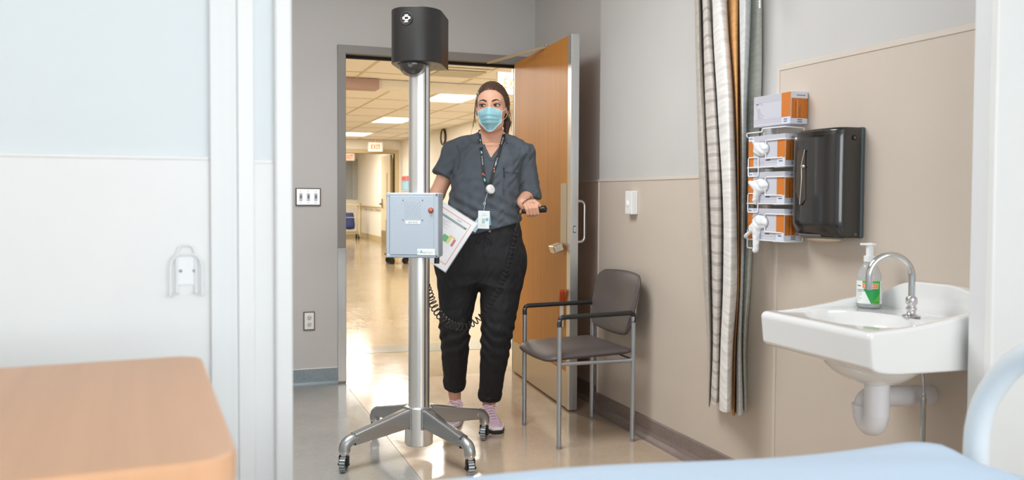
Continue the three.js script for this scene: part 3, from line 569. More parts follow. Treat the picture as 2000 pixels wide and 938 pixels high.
  { const i = hg.index; const p = hg.attributes.position; for (let k = 0; k < p.count; k += 3) { for (const at_ of [hg.attributes.position, hg.attributes.normal, hg.attributes.uv]) { const n = at_.itemSize; for (let c = 0; c < n; c++) { const a = at_.array[(k + 1) * n + c]; at_.array[(k + 1) * n + c] = at_.array[(k + 2) * n + c]; at_.array[(k + 2) * n + c] = a; } } } }
  mesh('housing', hg, M.blackSatin, hd);
  const win = new THREE.Group(); win.name = 'indicator_window'; hd.add(win);
  const wa = -0.22; win.position.set(Math.sin(wa) * (R + 0.001), 0.184, 0.035 + Math.cos(wa) * (R + 0.001)); win.rotation.y = wa;
  mesh('ring', tf(new THREE.TorusGeometry(0.0275, 0.003, 8, 36), o => { o.position.z = 0.001; }), M.rubber, win);
  mesh('lens', tf(cyl(0.027, 0.027, 0.004, 0, -0.002, 0, 36), o => { o.rotation.x = 1.5708; }), P(0x1a1a1a, 0.12, { clearcoat: 1 }), win);
  const dots = [];
  const pat = ['...#####...', '....#.#....', '..#######..', '###.....###', '###.....###', '###.....###', '..#######..', '....#.##...', '....##.....', '..######...'];
  pat.forEach((row, j) => [...row].forEach((ch, i) => { if (ch === '#') dots.push(bx(0.0026, 0.0026, 0.001, (i - 5) * 0.0034, (4.5 - j) * 0.0034, 0.0026)); }));
  mesh('led_dots', dots, new THREE.MeshStandardMaterial({ color: 0xffffff, emissive: 0xffffff, emissiveIntensity: 0.5, roughness: 0.4 }), win).userData.kind = 'stuff';
  const dome = new THREE.Group(); dome.name = 'dome_camera'; hd.add(dome); dome.position.set(-0.016, 0, 0.05);
  const dg = new THREE.SphereGeometry(0.064, 36, 18, 0, Math.PI * 2, Math.PI / 2, Math.PI / 2);
  mesh('dome', tf(dg, o => { o.position.y = -0.003; o.scale.y = 0.92; }), P(0xc9c4c0, 0.03, { transmission: 0.92, thickness: 0, ior: 1.5, clearcoat: 1 }), dome);
  mesh('dome_ring', tf(new THREE.TorusGeometry(0.066, 0.0045, 8, 40), o => { o.rotation.x = 1.5708; }), M.rubber, dome);
  mesh('camera_ball', [ell(0.05, 0.046, 0.05, 0, -0.004, 0)], S(0x2b2a2a, 0.3), dome);
  mesh('camera_lens', [tf(cyl(0.014, 0.012, 0.016, 0, 0, 0, 24), o => { o.rotation.x = 1.2; o.position.set(0, -0.012, 0.046); })], P(0xd0d4d8, 0.1, { metalness: 0.6 }), dome);
  for (const x of [-0.075, 0.075]) mesh('screw', cyl(0.003, 0.003, 0.003, x, -0.004, -0.02, 10), M.rubber, hd);
}
// a cushion-like slab inside an outline: rings from the middle to the rim, rounded off towards it, then bent
function pad(outline, half, bend, rings = 10) {
  const pts = outline.slice(); if (pts[0].distanceTo(pts[pts.length - 1]) < 1e-6) pts.pop();
  const c = pts.reduce((s, p) => s.add(p), new THREE.Vector2()).multiplyScalar(1 / pts.length), n = pts.length, pos = [], idx = [];
  for (const side of [1, -1]) for (let r = 0; r <= rings; r++) { const q = Math.sin(r / rings * Math.PI / 2), t = half * Math.pow(1 - Math.pow(q, 6), 0.5); for (let i = 0; i < n; i++) pos.push(...bend(lerp(c.x, pts[i].x, q), lerp(c.y, pts[i].y, q), side * t)); }
  const id = (s, r, i) => (s * (rings + 1) + r) * n + i % n;
  for (let s = 0; s < 2; s++) for (let r = 0; r < rings; r++) for (let i = 0; i < n; i++) { const a = id(s, r, i), b = id(s, r, i + 1), d = id(s, r + 1, i), e = id(s, r + 1, i + 1); if (s) idx.push(a, b, d, b, e, d); else idx.push(a, d, b, b, d, e); }
  const g = new THREE.BufferGeometry(); g.setAttribute('position', new THREE.Float32BufferAttribute(pos, 3)); g.setIndex(idx); g.computeVertexNormals(); return g;
}
// ================================================================ guest chair
{
  const t = thing('guest_chair', 'brown vinyl guest chair with grey legs and black arms beside the door', 'chair', [1.8135, 0, -3.944]);
  // faces -x; legs at +-0.1965 in x, +-0.229 in z
  const lx = 0.1965, lz = 0.229, ah = 0.628;
  for (const sx of [-1, 1]) for (const sz of [-1, 1]) {
    const g = mesh('leg', [rod([sx * lx, 0.012, sz * lz], [sx * lx, ah - 0.012, sz * lz], 0.0115, 16)], M.chairTube, t);
    mesh('foot_cap', [cyl(0.0125, 0.0135, 0.014, sx * lx, 0, sz * lz, 16)], S(0x8b8f93, 0.4), g);
  }
  for (const sz of [-1, 1]) {
    mesh('armrest', [path([[-lx, ah - 0.045, sz * lz], [-lx, ah, sz * lz], [lx + 0.004, ah + 0.006, sz * lz], [lx, ah - 0.04, sz * lz]], 0.0118, 12, 0.03)], M.blackPlastic, t);
    mesh('seat_rail', [rod([-lx, 0.405, sz * lz], [lx, 0.4, sz * lz], 0.0095)], M.chairTube, t);
  }
  mesh('seat_rail', [rod([-lx + 0.02, 0.405, -lz], [-lx + 0.02, 0.405, lz], 0.0095), rod([lx, 0.4, -lz], [lx, 0.4, lz], 0.0095)], M.chairTube, t);
  // seat: cushion with a waterfall front
  const so = new THREE.Shape(), sw = 0.228, sf = -0.252, sb = 0.198;
  so.moveTo(sf + 0.07, -sw); so.lineTo(sb - 0.03, -sw); so.quadraticCurveTo(sb, -sw, sb, -sw + 0.04); so.lineTo(sb, sw - 0.04); so.quadraticCurveTo(sb, sw, sb - 0.03, sw); so.lineTo(sf + 0.07, sw); so.quadraticCurveTo(sf + 0.004, sw - 0.004, sf, sw - 0.09); so.quadraticCurveTo(sf - 0.008, 0, sf, -sw + 0.09); so.quadraticCurveTo(sf + 0.004, -sw + 0.004, sf + 0.07, -sw);
  const sg = pad(so.getPoints(12), 0.024, (x, z, y) => [x, 0.439 + y + 0.006 * sst(sf, sb, x) - 0.016 * Math.pow(sst(-0.1, sf, x), 2) - 0.006 * Math.cos(z * 7) , z], 14);
  mesh('seat', uvWorld(sg), M.vinylSeat, t);
  // backrest: rounded trapezoid, bowed, leaning back
  const bs = new THREE.Shape(); const bwid = 0.232, b0 = 0.505, b1 = 0.815;
  bs.moveTo(-bwid + 0.06, b0 + 0.012); bs.quadraticCurveTo(0, b0 - 0.018, bwid - 0.06, b0 + 0.012); bs.quadraticCurveTo(bwid - 0.005, b0 + 0.03, bwid, b0 + 0.1);
  bs.lineTo(bwid + 0.008, b1 - 0.07); bs.quadraticCurveTo(bwid + 0.006, b1 - 0.01, bwid - 0.055, b1); bs.quadraticCurveTo(0, b1 + 0.014, -bwid + 0.055, b1); bs.quadraticCurveTo(-bwid - 0.006, b1 - 0.01, -bwid - 0.008, b1 - 0.07); bs.lineTo(-bwid, b0 + 0.1); bs.quadraticCurveTo(-bwid + 0.005, b0 + 0.03, -bwid + 0.06, b0 + 0.012);
  const bg = pad(bs.getPoints(14), 0.019, (x, y, z) => [0.2 + z - 0.035 * Math.pow(x / 0.24, 2) + 0.07 * (y - b0) / (b1 - b0), y, x]);
  mesh('backrest', uvWorld(bg), M.vinylSeat, t);
  mesh('back_frame', [path([[lx, ah - 0.05, -lz], [lx + 0.02, 0.66, -lz + 0.02], [lx + 0.05, 0.72, -0.18]], 0.0095), path([[lx, ah - 0.05, lz], [lx + 0.02, 0.66, lz - 0.02], [lx + 0.05, 0.72, 0.18]], 0.0095)], M.chairTube, t);
}

// ================================================================ privacy curtain, gathered against the wall
{
  const t = thing('privacy_curtain', 'gathered striped privacy curtain hanging beside the glove rack', 'curtain', [0, 0, 0]);
  // fold boundaries: photo columns at five heights, turned into places along the wall
  const ys = [-40, 20, 200, 400, 560, 680, 800];
  const cols = [
    [1356, 1357, 1361, 1367, 1374, 1382, 1383],
    [1369, 1371, 1376, 1384, 1389, 1391, 1372],
    [1390, 1391, 1401, 1412, 1412, 1407, 1404],
    [1421, 1421, 1434, 1440, 1440, 1432, 1430],
    [1443, 1443, 1443, 1444, 1444, 1438, 1436],
    [1467, 1467, 1460, 1457, 1452, 1449, 1452],
    [1486, 1488, 1486, 1474, 1466, 1458, 1460],
  ];
  const order = cols.map(c => c.slice());
  for (const c of order) for (let i = 0; i < c.length; i++) c[i] = c[i];
  for (let i = 0; i < ys.length; i++) for (let k = 1; k < order.length; k++) order[k][i] = Math.max(order[k][i], order[k - 1][i] + 4);
  const wallOf = [2.07, 2.07, 2.07, 2.07, 2.078, 2.1, 2.117];
  const depthOf = [0.035, 0.05, 0.085, 0.04, 0.055, 0.016];              // how far each fold stands off the wall
  const NV = 90, NS = 14, FL = order.length - 1, xw = 2.07;
  const cr = (a, t) => { const n = a.length - 1, f = clamp(t, 0, 1) * n, i = Math.min(n - 1, Math.floor(f)), u = f - i, p0 = a[Math.max(0, i - 1)], p1 = a[i], p2 = a[i + 1], p3 = a[Math.min(n, i + 2)]; return 0.5 * (2 * p1 + (p2 - p0) * u + (2 * p0 - 5 * p1 + 4 * p2 - p3) * u * u + (3 * p1 - p0 - 3 * p2 + p3) * u * u * u); };
  const bot = [790, 785, 800, 812, 806, 800];
  for (let k = 0; k < FL; k++) {
    const pos = [], uv = [], idx = [];
    for (let j = 0; j <= NV; j++) for (let i = 0; i <= NS; i++) {
      const v = j / NV, s = i / NS;
      const pyEnd = bot[k] + (k === 3 ? 0 : 6 * Math.sin(s * 3));
      const py = lerp(-40, pyEnd, v), q = (py + 40) / 840;
      const tq = (() => { for (let m = 0; m < ys.length - 1; m++) if (py <= ys[m + 1] || m === ys.length - 2) return (m + (py - ys[m]) / (ys[m + 1] - ys[m])) / (ys.length - 1); })();
      const px = lerp(cr(order[k], tq), cr(order[k + 1], tq), s);
      const bulge = Math.sin(Math.PI * s), dz = depthOf[k] * (1 + 0.25 * Math.sin(v * 5 + k * 2)) * Math.pow(bulge, 0.8);
      const x = lerp(wallOf[k], wallOf[k + 1], s) - dz - (k > 3 ? 0.004 : 0.012) * Math.sin(v * 9 + s * 3 + k) * bulge - (k === 2 ? 0.02 : 0);
      const p = onX(px, py, x);
      pos.push(p.x - (j === 0 ? 0 : 0), p.y, p.z); uv.push((k + s) / FL, p.y);
    }
    for (let j = 0; j < NV; j++) for (let i = 0; i < NS; i++) { const a = j * (NS + 1) + i, b = a + 1, c = a + NS + 1, d = c + 1; idx.push(a, c, b, b, c, d); }
    const g = new THREE.BufferGeometry(); g.setAttribute('position', new THREE.Float32BufferAttribute(pos, 3)); g.setAttribute('uv', new THREE.Float32BufferAttribute(uv, 2)); g.setIndex(idx); g.computeVertexNormals();
    const base = ['#bcb5ac', '#d3cdc6', '#ebe9e5', '#dba468', '#d6d9d8', '#c3c4ba'][k], band = ['#b5aea4', '#b2aaa2', '#dcd8d3', '#d69c60', '#c9cccb', '#b4b5ab'][k];
    const map = dataTex(64, 512, (u, v) => {
      const A = new THREE.Color(base), B = new THREE.Color(band); A.convertLinearToSRGB(); B.convertLinearToSRGB();
      const ph = (v * 8) % 1; let m = 0;                       // woven cross bands, two to a repeat, laddered across the fold
      if (k === 1 || k === 2) m = ((ph > 0.05 && ph < 0.19) || (ph > 0.48 && ph < 0.58)) ? 0.85 : 0;
      if (k === 2) m *= (0.35 + 0.65 * fbm(u, v, 4, 16, 2, 5));
      const n = 0.94 + 0.12 * fbm(u, v, 16, 128, 2, 9 + k);
      return [lerp(A.r, B.r, m) * n, lerp(A.g, B.g, m) * n, lerp(A.b, B.b, m) * n];
    }, true, 1, 1.1);
    mesh('curtain_fold', g, P('#ffffff', 0.85, { map, bumpMap: tWeave, bumpScale: 0.0003, sheen: 0.3, sheenRoughness: 0.6 }), t);
  }
  // heading band, cords and ceiling track
  const top = onX(1420, 5, 2.0).y;
  mesh('ceiling_track', [span(1.985, 2.015, CEIL - 0.03, CEIL, -4.3, -1.8, 0.004)], M.whitePlastic, t);
  for (let i = 0; i < 7; i++) {
    const p = onX(lerp(1362, 1482, i / 6), -36, 2.02);
    mesh('hanger_cord', [path([[p.x, p.y - 0.06, p.z], [p.x - 0.01, p.y + 0.2, p.z], [2.0, CEIL - 0.02, p.z]], 0.003, 6)], M.whitePlastic, t);
  }
  const ch = []; for (let i = 0; i < 26; i++) { const p = onX(1484, 14 - i * 5, 2.01); ch.push(ell(0.0045, 0.0055, 0.0045, p.x, p.y, p.z, 8, 6)); }
  mesh('bead_chain', ch, M.whitePlastic, t).userData.kind = 'stuff';
}

// ================================================================ glove rack and glove boxes
const boxArt = (gap) => canvasTex(512, 272, (g, w, h) => {
  g.fillStyle = '#cdcdd6'; g.fillRect(0, 0, w, h);
  g.fillStyle = '#c3c3cc'; g.fillRect(0, 0, w, 58);
  g.strokeStyle = '#a9a6b4'; g.lineWidth = 3;
  for (const y of [60, 212, 224, 240]) { g.beginPath(); g.moveTo(0, y); g.lineTo(w, y + 2); g.stroke(); }
  g.strokeStyle = '#8e8a96'; g.lineWidth = 4;                        // drawn hand in thin lines
  if (!gap) { for (const [a, b, c, d] of [[30, 70, 60, 120], [60, 120, 70, 210], [60, 120, 100, 205], [70, 110, 128, 200], [80, 100, 150, 180], [30, 74, 110, 66], [110, 66, 135, 84]]) { g.beginPath(); g.moveTo(a, b); g.quadraticCurveTo(a + 10, d, c, d); g.stroke(); } g.fillStyle = '#4c4656'; g.fillRect(34, 66, 34, 9); }
  g.fillStyle = '#d27a2c'; if (gap) { g.fillRect(0, 0, 76, h); g.fillRect(w - 104, 40, 104, h - 110); g.fillStyle = '#dbe1ee'; g.fillRect(0, 0, 76, 42); g.fillRect(w - 104, h - 70, 104, 70); }
  else { g.fillRect(w - 122, 0, 122, h - 62); g.fillStyle = '#d9dfec'; g.fillRect(w - 118, h - 58, 112, 54); g.fillStyle = '#59647c'; g.fillRect(w - 90, h - 46, 48, 9); g.fillRect(w - 90, h - 28, 44, 9); }
  if (gap) { g.fillStyle = '#6c7590'; g.fillRect(14, 14, 46, 9); g.fillStyle = '#33323c'; g.font = 'bold 17px sans-serif'; g.fillRect(250, 214, 64, 9); g.fillRect(w - 80, h - 44, 50, 8); g.fillStyle = '#b9b7c4'; for (let i = 0; i < 7; i++) g.fillRect(100, 224 + i * 6, 130, 3); }
});
const endArt = canvasTex(256, 384, (g, w, h) => { g.fillStyle = '#d07626'; g.fillRect(0, 0, w, h); g.fillStyle = '#e2e6f0'; g.fillRect(0, 0, w, 76); g.fillRect(0, h - 64, w, 64); g.fillStyle = '#7d8496'; g.fillRect(80, 34, 140, 12); g.fillStyle = '#4f586e'; g.fillRect(96, h - 52, 76, 12); g.fillRect(96, h - 28, 76, 12); g.fillStyle = '#efb98c'; g.fillRect(90, 96, 8, 214); g.fillStyle = '#5c2f14'; for (let i = 0; i < 16; i++) { g.fillRect(64, 120 + i * 12, 9, 7); if (i > 4) g.fillRect(120, 120 + i * 12, 9, 7); g.fillRect(142, 150 + i * 10, 7, 5); } });
const artFront = boxArt(true), artTop = boxArt(false);
const GB = { L: 0.222, H: 0.118, D: 0.074 };
function faceQuad(w, h) { return new THREE.PlaneGeometry(w, h); }
function gloveBox(label, y, art, slot) {
  // base at the lower back edge; front faces -x, long side along z
  const t = thing('glove_box', label, 'glove box', [XR - (slot ? 0.028 : 0.006), y, -2.708], -Math.PI / 2, undefined);
  const { L, H, D } = GB;
  mesh('carton', bx(L, H, D, 0, H / 2, D / 2 + 0.001, 0.0015), S(0xd8dae4, 0.5), t);
  mesh('front_print', tf(faceQuad(L - 0.002, H - 0.002), o => o.position.set(0, H / 2, D + 0.0016)), S(0xffffff, 0.5, { map: art }), t);
  mesh('end_print', tf(faceQuad(D - 0.002, H - 0.002), o => { o.rotation.y = Math.PI / 2; o.position.set(L / 2 + 0.0006, H / 2, D / 2); }), S(0xffffff, 0.5, { map: endArt }), t);
  return t;
}
// soft lump of glove rubber, wrinkled by noise
function noise3(x, y, z) { return Math.sin(x * 1.7 + 1.3 * Math.sin(y * 1.1 + z)) * Math.sin(y * 1.9 + 1.1 * Math.sin(z * 1.3 - x)) * Math.sin(z * 1.5 + 0.9 * Math.sin(x * 1.2 + y)); }
const sdCap = (p, a, b, ra, rb) => { const bx_ = b.x - a.x, by = b.y - a.y, bz = b.z - a.z, px = p.x - a.x, py = p.y - a.y, pz = p.z - a.z; const t = clamp((px * bx_ + py * by + pz * bz) / (bx_ * bx_ + by * by + bz * bz + 1e-12), 0, 1); const x = px - t * bx_, y = py - t * by, z = pz - t * bz; return Math.sqrt(x * x + y * y + z * z) - (ra + (rb - ra) * t); };
const sdEll = (p, c, r) => { const x = (p.x - c.x) / r.x, y = (p.y - c.y) / r.y, z = (p.z - c.z) / r.z; const k0 = Math.sqrt(x * x + y * y + z * z); const a = x / r.x, b = y / r.y, d = z / r.z; const k1 = Math.sqrt(a * a + b * b + d * d); return k1 < 1e-9 ? -Math.min(r.x, r.y, r.z) : k0 * (k0 - 1) / k1; };
const smin = (a, b, k) => { const h = Math.max(k - Math.abs(a - b), 0) / k; return Math.min(a, b) - h * h * k * 0.25; };
const smax = (a, b, k) => -smin(-a, -b, k);
function surfaceNet(f, lo, hi, cell) {
  const nx = Math.ceil((hi.x - lo.x) / cell) + 1, ny = Math.ceil((hi.y - lo.y) / cell) + 1, nz = Math.ceil((hi.z - lo.z) / cell) + 1;
  const F = new Float32Array(nx * ny * nz), p = V3(0, 0, 0), at_ = (i, j, k) => (k * ny + j) * nx + i;
  for (let k = 0; k < nz; k++) for (let j = 0; j < ny; j++) for (let i = 0; i < nx; i++) { p.set(lo.x + i * cell, lo.y + j * cell, lo.z + k * cell); F[at_(i, j, k)] = f(p); }
  const vid = new Int32Array(nx * ny * nz).fill(-1), pos = [];
  const E = [[0, 1], [2, 3], [4, 5], [6, 7], [0, 2], [1, 3], [4, 6], [5, 7], [0, 4], [1, 5], [2, 6], [3, 7]];
  const c = new Float32Array(8);
  for (let k = 0; k < nz - 1; k++) for (let j = 0; j < ny - 1; j++) for (let i = 0; i < nx - 1; i++) {
    let m = 0; for (let q = 0; q < 8; q++) { c[q] = F[at_(i + (q & 1), j + ((q >> 1) & 1), k + (q >> 2))]; if (c[q] < 0) m++; }
    if (m === 0 || m === 8) continue;
    let sx = 0, sy = 0, sz = 0, n = 0;
    for (const [a, b] of E) if ((c[a] < 0) !== (c[b] < 0)) { const t = c[a] / (c[a] - c[b]); sx += (a & 1) + t * ((b & 1) - (a & 1)); sy += ((a >> 1) & 1) + t * (((b >> 1) & 1) - ((a >> 1) & 1)); sz += (a >> 2) + t * ((b >> 2) - (a >> 2)); n++; }
    vid[at_(i, j, k)] = pos.length / 3; pos.push(lo.x + (i + sx / n) * cell, lo.y + (j + sy / n) * cell, lo.z + (k + sz / n) * cell);
  }
  const idx = [], quad = (a, b, d, e, flip) => { if (a < 0 || b < 0 || d < 0 || e < 0) return; if (flip) idx.push(a, d, b, a, e, d); else idx.push(a, b, d, a, d, e); };
  for (let k = 1; k < nz - 1; k++) for (let j = 1; j < ny - 1; j++) for (let i = 1; i < nx - 1; i++) {
    const s = F[at_(i, j, k)] < 0;
    if (s !== (F[at_(i + 1, j, k)] < 0)) quad(vid[at_(i, j - 1, k - 1)], vid[at_(i, j, k - 1)], vid[at_(i, j, k)], vid[at_(i, j - 1, k)], !s);
    if (s !== (F[at_(i, j + 1, k)] < 0)) quad(vid[at_(i - 1, j, k - 1)], vid[at_(i, j, k - 1)], vid[at_(i, j, k)], vid[at_(i - 1, j, k)], s);
    if (s !== (F[at_(i, j, k + 1)] < 0)) quad(vid[at_(i - 1, j - 1, k)], vid[at_(i, j - 1, k)], vid[at_(i, j, k)], vid[at_(i - 1, j, k)], !s);
  }
  const nor = new Float32Array(pos.length), e = cell * 0.5, q = V3(0, 0, 0);
  for (let v = 0; v < pos.length; v += 3) {
    const x = pos[v], y = pos[v + 1], z = pos[v + 2];
    let gx = f(q.set(x + e, y, z)) - f(q.set(x - e, y, z)), gy = f(q.set(x, y + e, z)) - f(q.set(x, y - e, z)), gz = f(q.set(x, y, z + e)) - f(q.set(x, y, z - e));
    const l = Math.hypot(gx, gy, gz) || 1; nor[v] = gx / l; nor[v + 1] = gy / l; nor[v + 2] = gz / l;
  }
  const g = new THREE.BufferGeometry(); g.setAttribute('position', new THREE.Float32BufferAttribute(pos, 3)); g.setAttribute('normal', new THREE.BufferAttribute(nor, 3)); g.setIndex(idx); return g;
}
const latex = P(0xf4f5f7, 0.5, { transmission: 0.15, thickness: 0 });
{
  const boxY = py => onX(1500, py, 2.05).y;
  const top = gloveBox('glove box lying on top of the wire rack', boxY(247), artTop, false);
  const ys = [0, 1, 2].map(i => 1.318 - i * 0.1385);
  const labels = ['glove box in the rack, highest slot, glove tucked in its opening', 'glove box in the rack, middle slot, glove spilling out', 'glove box in the rack, lowest slot, glove fingers hanging down'];
  ys.forEach((y, i) => {
    const b = gloveBox(labels[i], y, artFront, true);
    const H = GB.H, D = GB.D, cx = -0.03;
    mesh('opening', tf(cyl(0.052, 0.052, 0.0012, 0, 0, 0, 32), o => { o.rotation.x = 1.5708; o.scale.z = 0.6; o.position.set(cx, H * 0.56, D + 0.0017); }), S(0x9a98a2, 0.7), b);
    const fingers = [
      [[[-0.05, 0.075, 0], [-0.062, 0.095, 0.012], 0.012, 0.006]],
      [[[-0.05, 0.062, 0.004], [-0.08, 0.078, 0.012], 0.016, 0.009], [[-0.04, 0.05, 0.004], [-0.05, 0.012, 0.016], 0.014, 0.009]],
      [[[-0.045, 0.05, 0.006], [-0.098, 0.008, 0.02], 0.012, 0.007], [[-0.045, 0.045, 0.006], [-0.03, -0.04, 0.02], 0.016, 0.011], [[-0.05, 0.06, 0.004], [-0.07, 0.045, 0.016], 0.012, 0.008]],
    ][i].map(([a, c, r0, r1]) => [V3(...a), V3(...c), r0, r1]);
    const f = p => { let d = sdEll(p, V3(cx, H * 0.56, 0), V3(0.046, 0.028, 0.016)); for (const [a, c, r0, r1] of fingers) d = smin(d, sdCap(p, a, c, r0, r1), 0.01); return d + 0.0028 * noise3(p.x * 70 + i, p.y * 80, p.z * 90); };
    const g = surfaceNet(f, V3(-0.13, -0.07, -0.03), V3(0.04, 0.13, 0.05), 0.0038); g.translate(0, 0, D + 0.001);
    mesh('glove', g, latex, b);
  });
  // wire rack
  const r = thing('glove_rack', 'white wire rack on the wall holding three glove boxes', 'rack', [XR - 0.026, 0, -2.708], -Math.PI / 2);
  const wr = 0.0024, D = GB.D + 0.007, L2 = GB.L / 2 + 0.006;
  const wires = [];
  for (const y of [...ys]) {
    mesh('shelf_wire', [path([[-L2, y - 0.002, 0], [-L2, y - 0.002, D], [L2, y - 0.002, D], [L2, y - 0.002, 0]], wr, 8, 0.006), path([[-L2 + 0.06, y - 0.004, 0], [-L2 + 0.06, y - 0.004, D]], wr), path([[L2 - 0.06, y - 0.004, 0], [L2 - 0.06, y - 0.004, D]], wr)], M.whitePlastic, r);
    mesh('guard_loop', [path([[-L2 + 0.012, y + 0.036, D], [-L2 + 0.075, y + 0.036, D], [-L2 + 0.075, y - 0.036, D], [-L2 + 0.012, y - 0.036, D]], wr, 8, 0.008, true)], M.whitePlastic, r);
    mesh('guard_loop', [path([[L2, y + 0.098, 0], [L2, y + 0.098, D], [L2 - 0.115, y + 0.098, D], [L2 - 0.115, y + 0.03, D], [L2 - 0.02, y + 0.03, D], [L2, y + 0.03, 0]], wr, 8, 0.008)], M.whitePlastic, r);
  }
  const yt = ys[0] + 0.128;
  mesh('top_loop', [path([[-L2, yt - 0.012, 0], [-L2, yt - 0.012, D], [-L2, yt + 0.004, D + 0.001], [-0.02, yt + 0.004, D + 0.001], [-0.02, yt + 0.016, D], [L2, yt + 0.014, D], [L2, yt + 0.01, 0]], wr, 8, 0.006)], M.whitePlastic, r);
  for (const x of [-L2, L2]) mesh('upright', [rod([x, ys[2] - 0.004, 0.0], [x, yt + 0.01, 0.0], wr), rod([x, ys[2] + 0.02, -0.022], [x, ys[2] + 0.02, 0], wr), rod([x, yt - 0.02, -0.022], [x, yt - 0.02, 0], wr)], M.whitePlastic, r);
}

// ================================================================ paper towel dispenser
{
  const t = thing('towel_dispenser', 'glossy black paper towel dispenser above the sink', 'dispenser', [XR - 0.004, 1.066, -2.444], -Math.PI / 2);
  const w = 0.272, h = 0.372, d = 0.112;         // local: x along the wall (+x = towards the window), z out from the wall
  mesh('back_plate', bx(w + 0.006, h + 0.004, 0.016, 0, h / 2, 0.008, 0.005), S(0x4c5a60, 0.4), t);
  // cover: rows of a rounded section whose depth changes with height
  const sec = (y) => { const b = sst(0, 0.05, y), k = 0.86 + 0.14 * b - 0.05 * sst(h - 0.03, h, y) - 0.1 * Math.max(0, (y / h - 0.55)) * 0.3; return d * k; };
  const NY = 40, NX = 48, pos = [], idx = [];
  for (let j = 0; j <= NY; j++) { const y = j / NY * h, dd = sec(y); for (let i = 0; i <= NX; i++) { const a = i / NX * Math.PI, c = Math.cos(a), s = Math.sin(a); const X = -Math.sign(c) * Math.pow(Math.abs(c), 0.32) * w / 2, Z = 0.014 + Math.pow(s, 0.42) * (dd - 0.014); pos.push(X, y, Z * (1 - 0.1 * sst(0.02, -0.13, X))); } }
  for (let j = 0; j < NY; j++) for (let i = 0; i < NX; i++) { const a = j * (NX + 1) + i, b = a + 1, c = a + NX + 1, e = c + 1; idx.push(a, b, c, b, e, c); }
  for (const j of [0, NY]) { const c0 = pos.length / 3; pos.push(0, j / NY * h, 0.03); for (let i = 0; i < NX; i++) { const a = j * (NX + 1) + i; if (j) idx.push(c0, a, a + 1); else idx.push(c0, a + 1, a); } }
  const g = new THREE.BufferGeometry(); g.setAttribute('position', new THREE.Float32BufferAttribute(pos, 3)); g.setIndex(idx); g.computeVertexNormals();
  mesh('cover', g, P(0x14110f, 0.25, { clearcoat: 1, clearcoatRoughness: 0.08 }), t);
  const z = d - 0.002, sl = new THREE.Shape([[-0.07, 0.3], [-0.032, 0.3], [-0.026, 0.13], [-0.05, 0.11], [-0.075, 0.16]].map(p => new THREE.Vector2(...p)));
  mesh('view_slot', tf(new THREE.ExtrudeGeometry(sl, { depth: 0.002, bevelEnabled: true, bevelSize: 0.002, bevelThickness: 0.001, bevelSegments: 1 }), o => { o.position.set(0, 0, z - 0.001); }), S(0x4a3f33, 0.2), t);
  mesh('slot_rim', [path([[-0.03, 0.302, z + 0.003], [-0.046, 0.25, z + 0.003], [-0.044, 0.2, z + 0.003], [-0.052, 0.112, z + 0.003]], 0.0016, 6)], S(0xd9d9d9, 0.25, { metalness: 0.6 }), t);
  mesh('level_knob', [ell(0.011, 0.006, 0.005, -0.036, 0.245, z + 0.004)], M.chrome, t);
  const lk = mesh('lock', tf(cyl(0.0095, 0.0095, 0.004, 0, 0, 0, 20), o => { o.rotation.z = -1.5708; o.position.set(w / 2 - 0.001, h - 0.035, 0.045); }), M.rubber, t);
  mesh('keyhole', tf(cyl(0.004, 0.004, 0.001, 0, 0, 0, 12), o => { o.rotation.z = -1.5708; o.position.set(w / 2 + 0.003, h - 0.035, 0.045); }), S(0x6f7276, 0.3), lk);
  mesh('lock', tf(cyl(0.006, 0.006, 0.003, 0, 0, 0, 16), o => { o.rotation.z = -1.5708; o.position.set(w / 2 - 0.001, 0.012, 0.035); }), S(0x54565a, 0.4), t);
  mesh('outlet_lip', [tf(lathe([[0.02, 0], [0.075, -0.006], [0.1, 0.004], [0.1, 0.012]], 32), o => { o.scale.set(1.15, 1, 0.5); o.position.set(-0.01, -0.004, 0.052); })], S(0x6d6a67, 0.25), t);
  mesh('paper_towel', [tf(ell(0.085, 0.012, 0.038), o => { o.position.set(0.0, -0.008, 0.055); })], S(0xd9c6ad, 0.8), t);
}

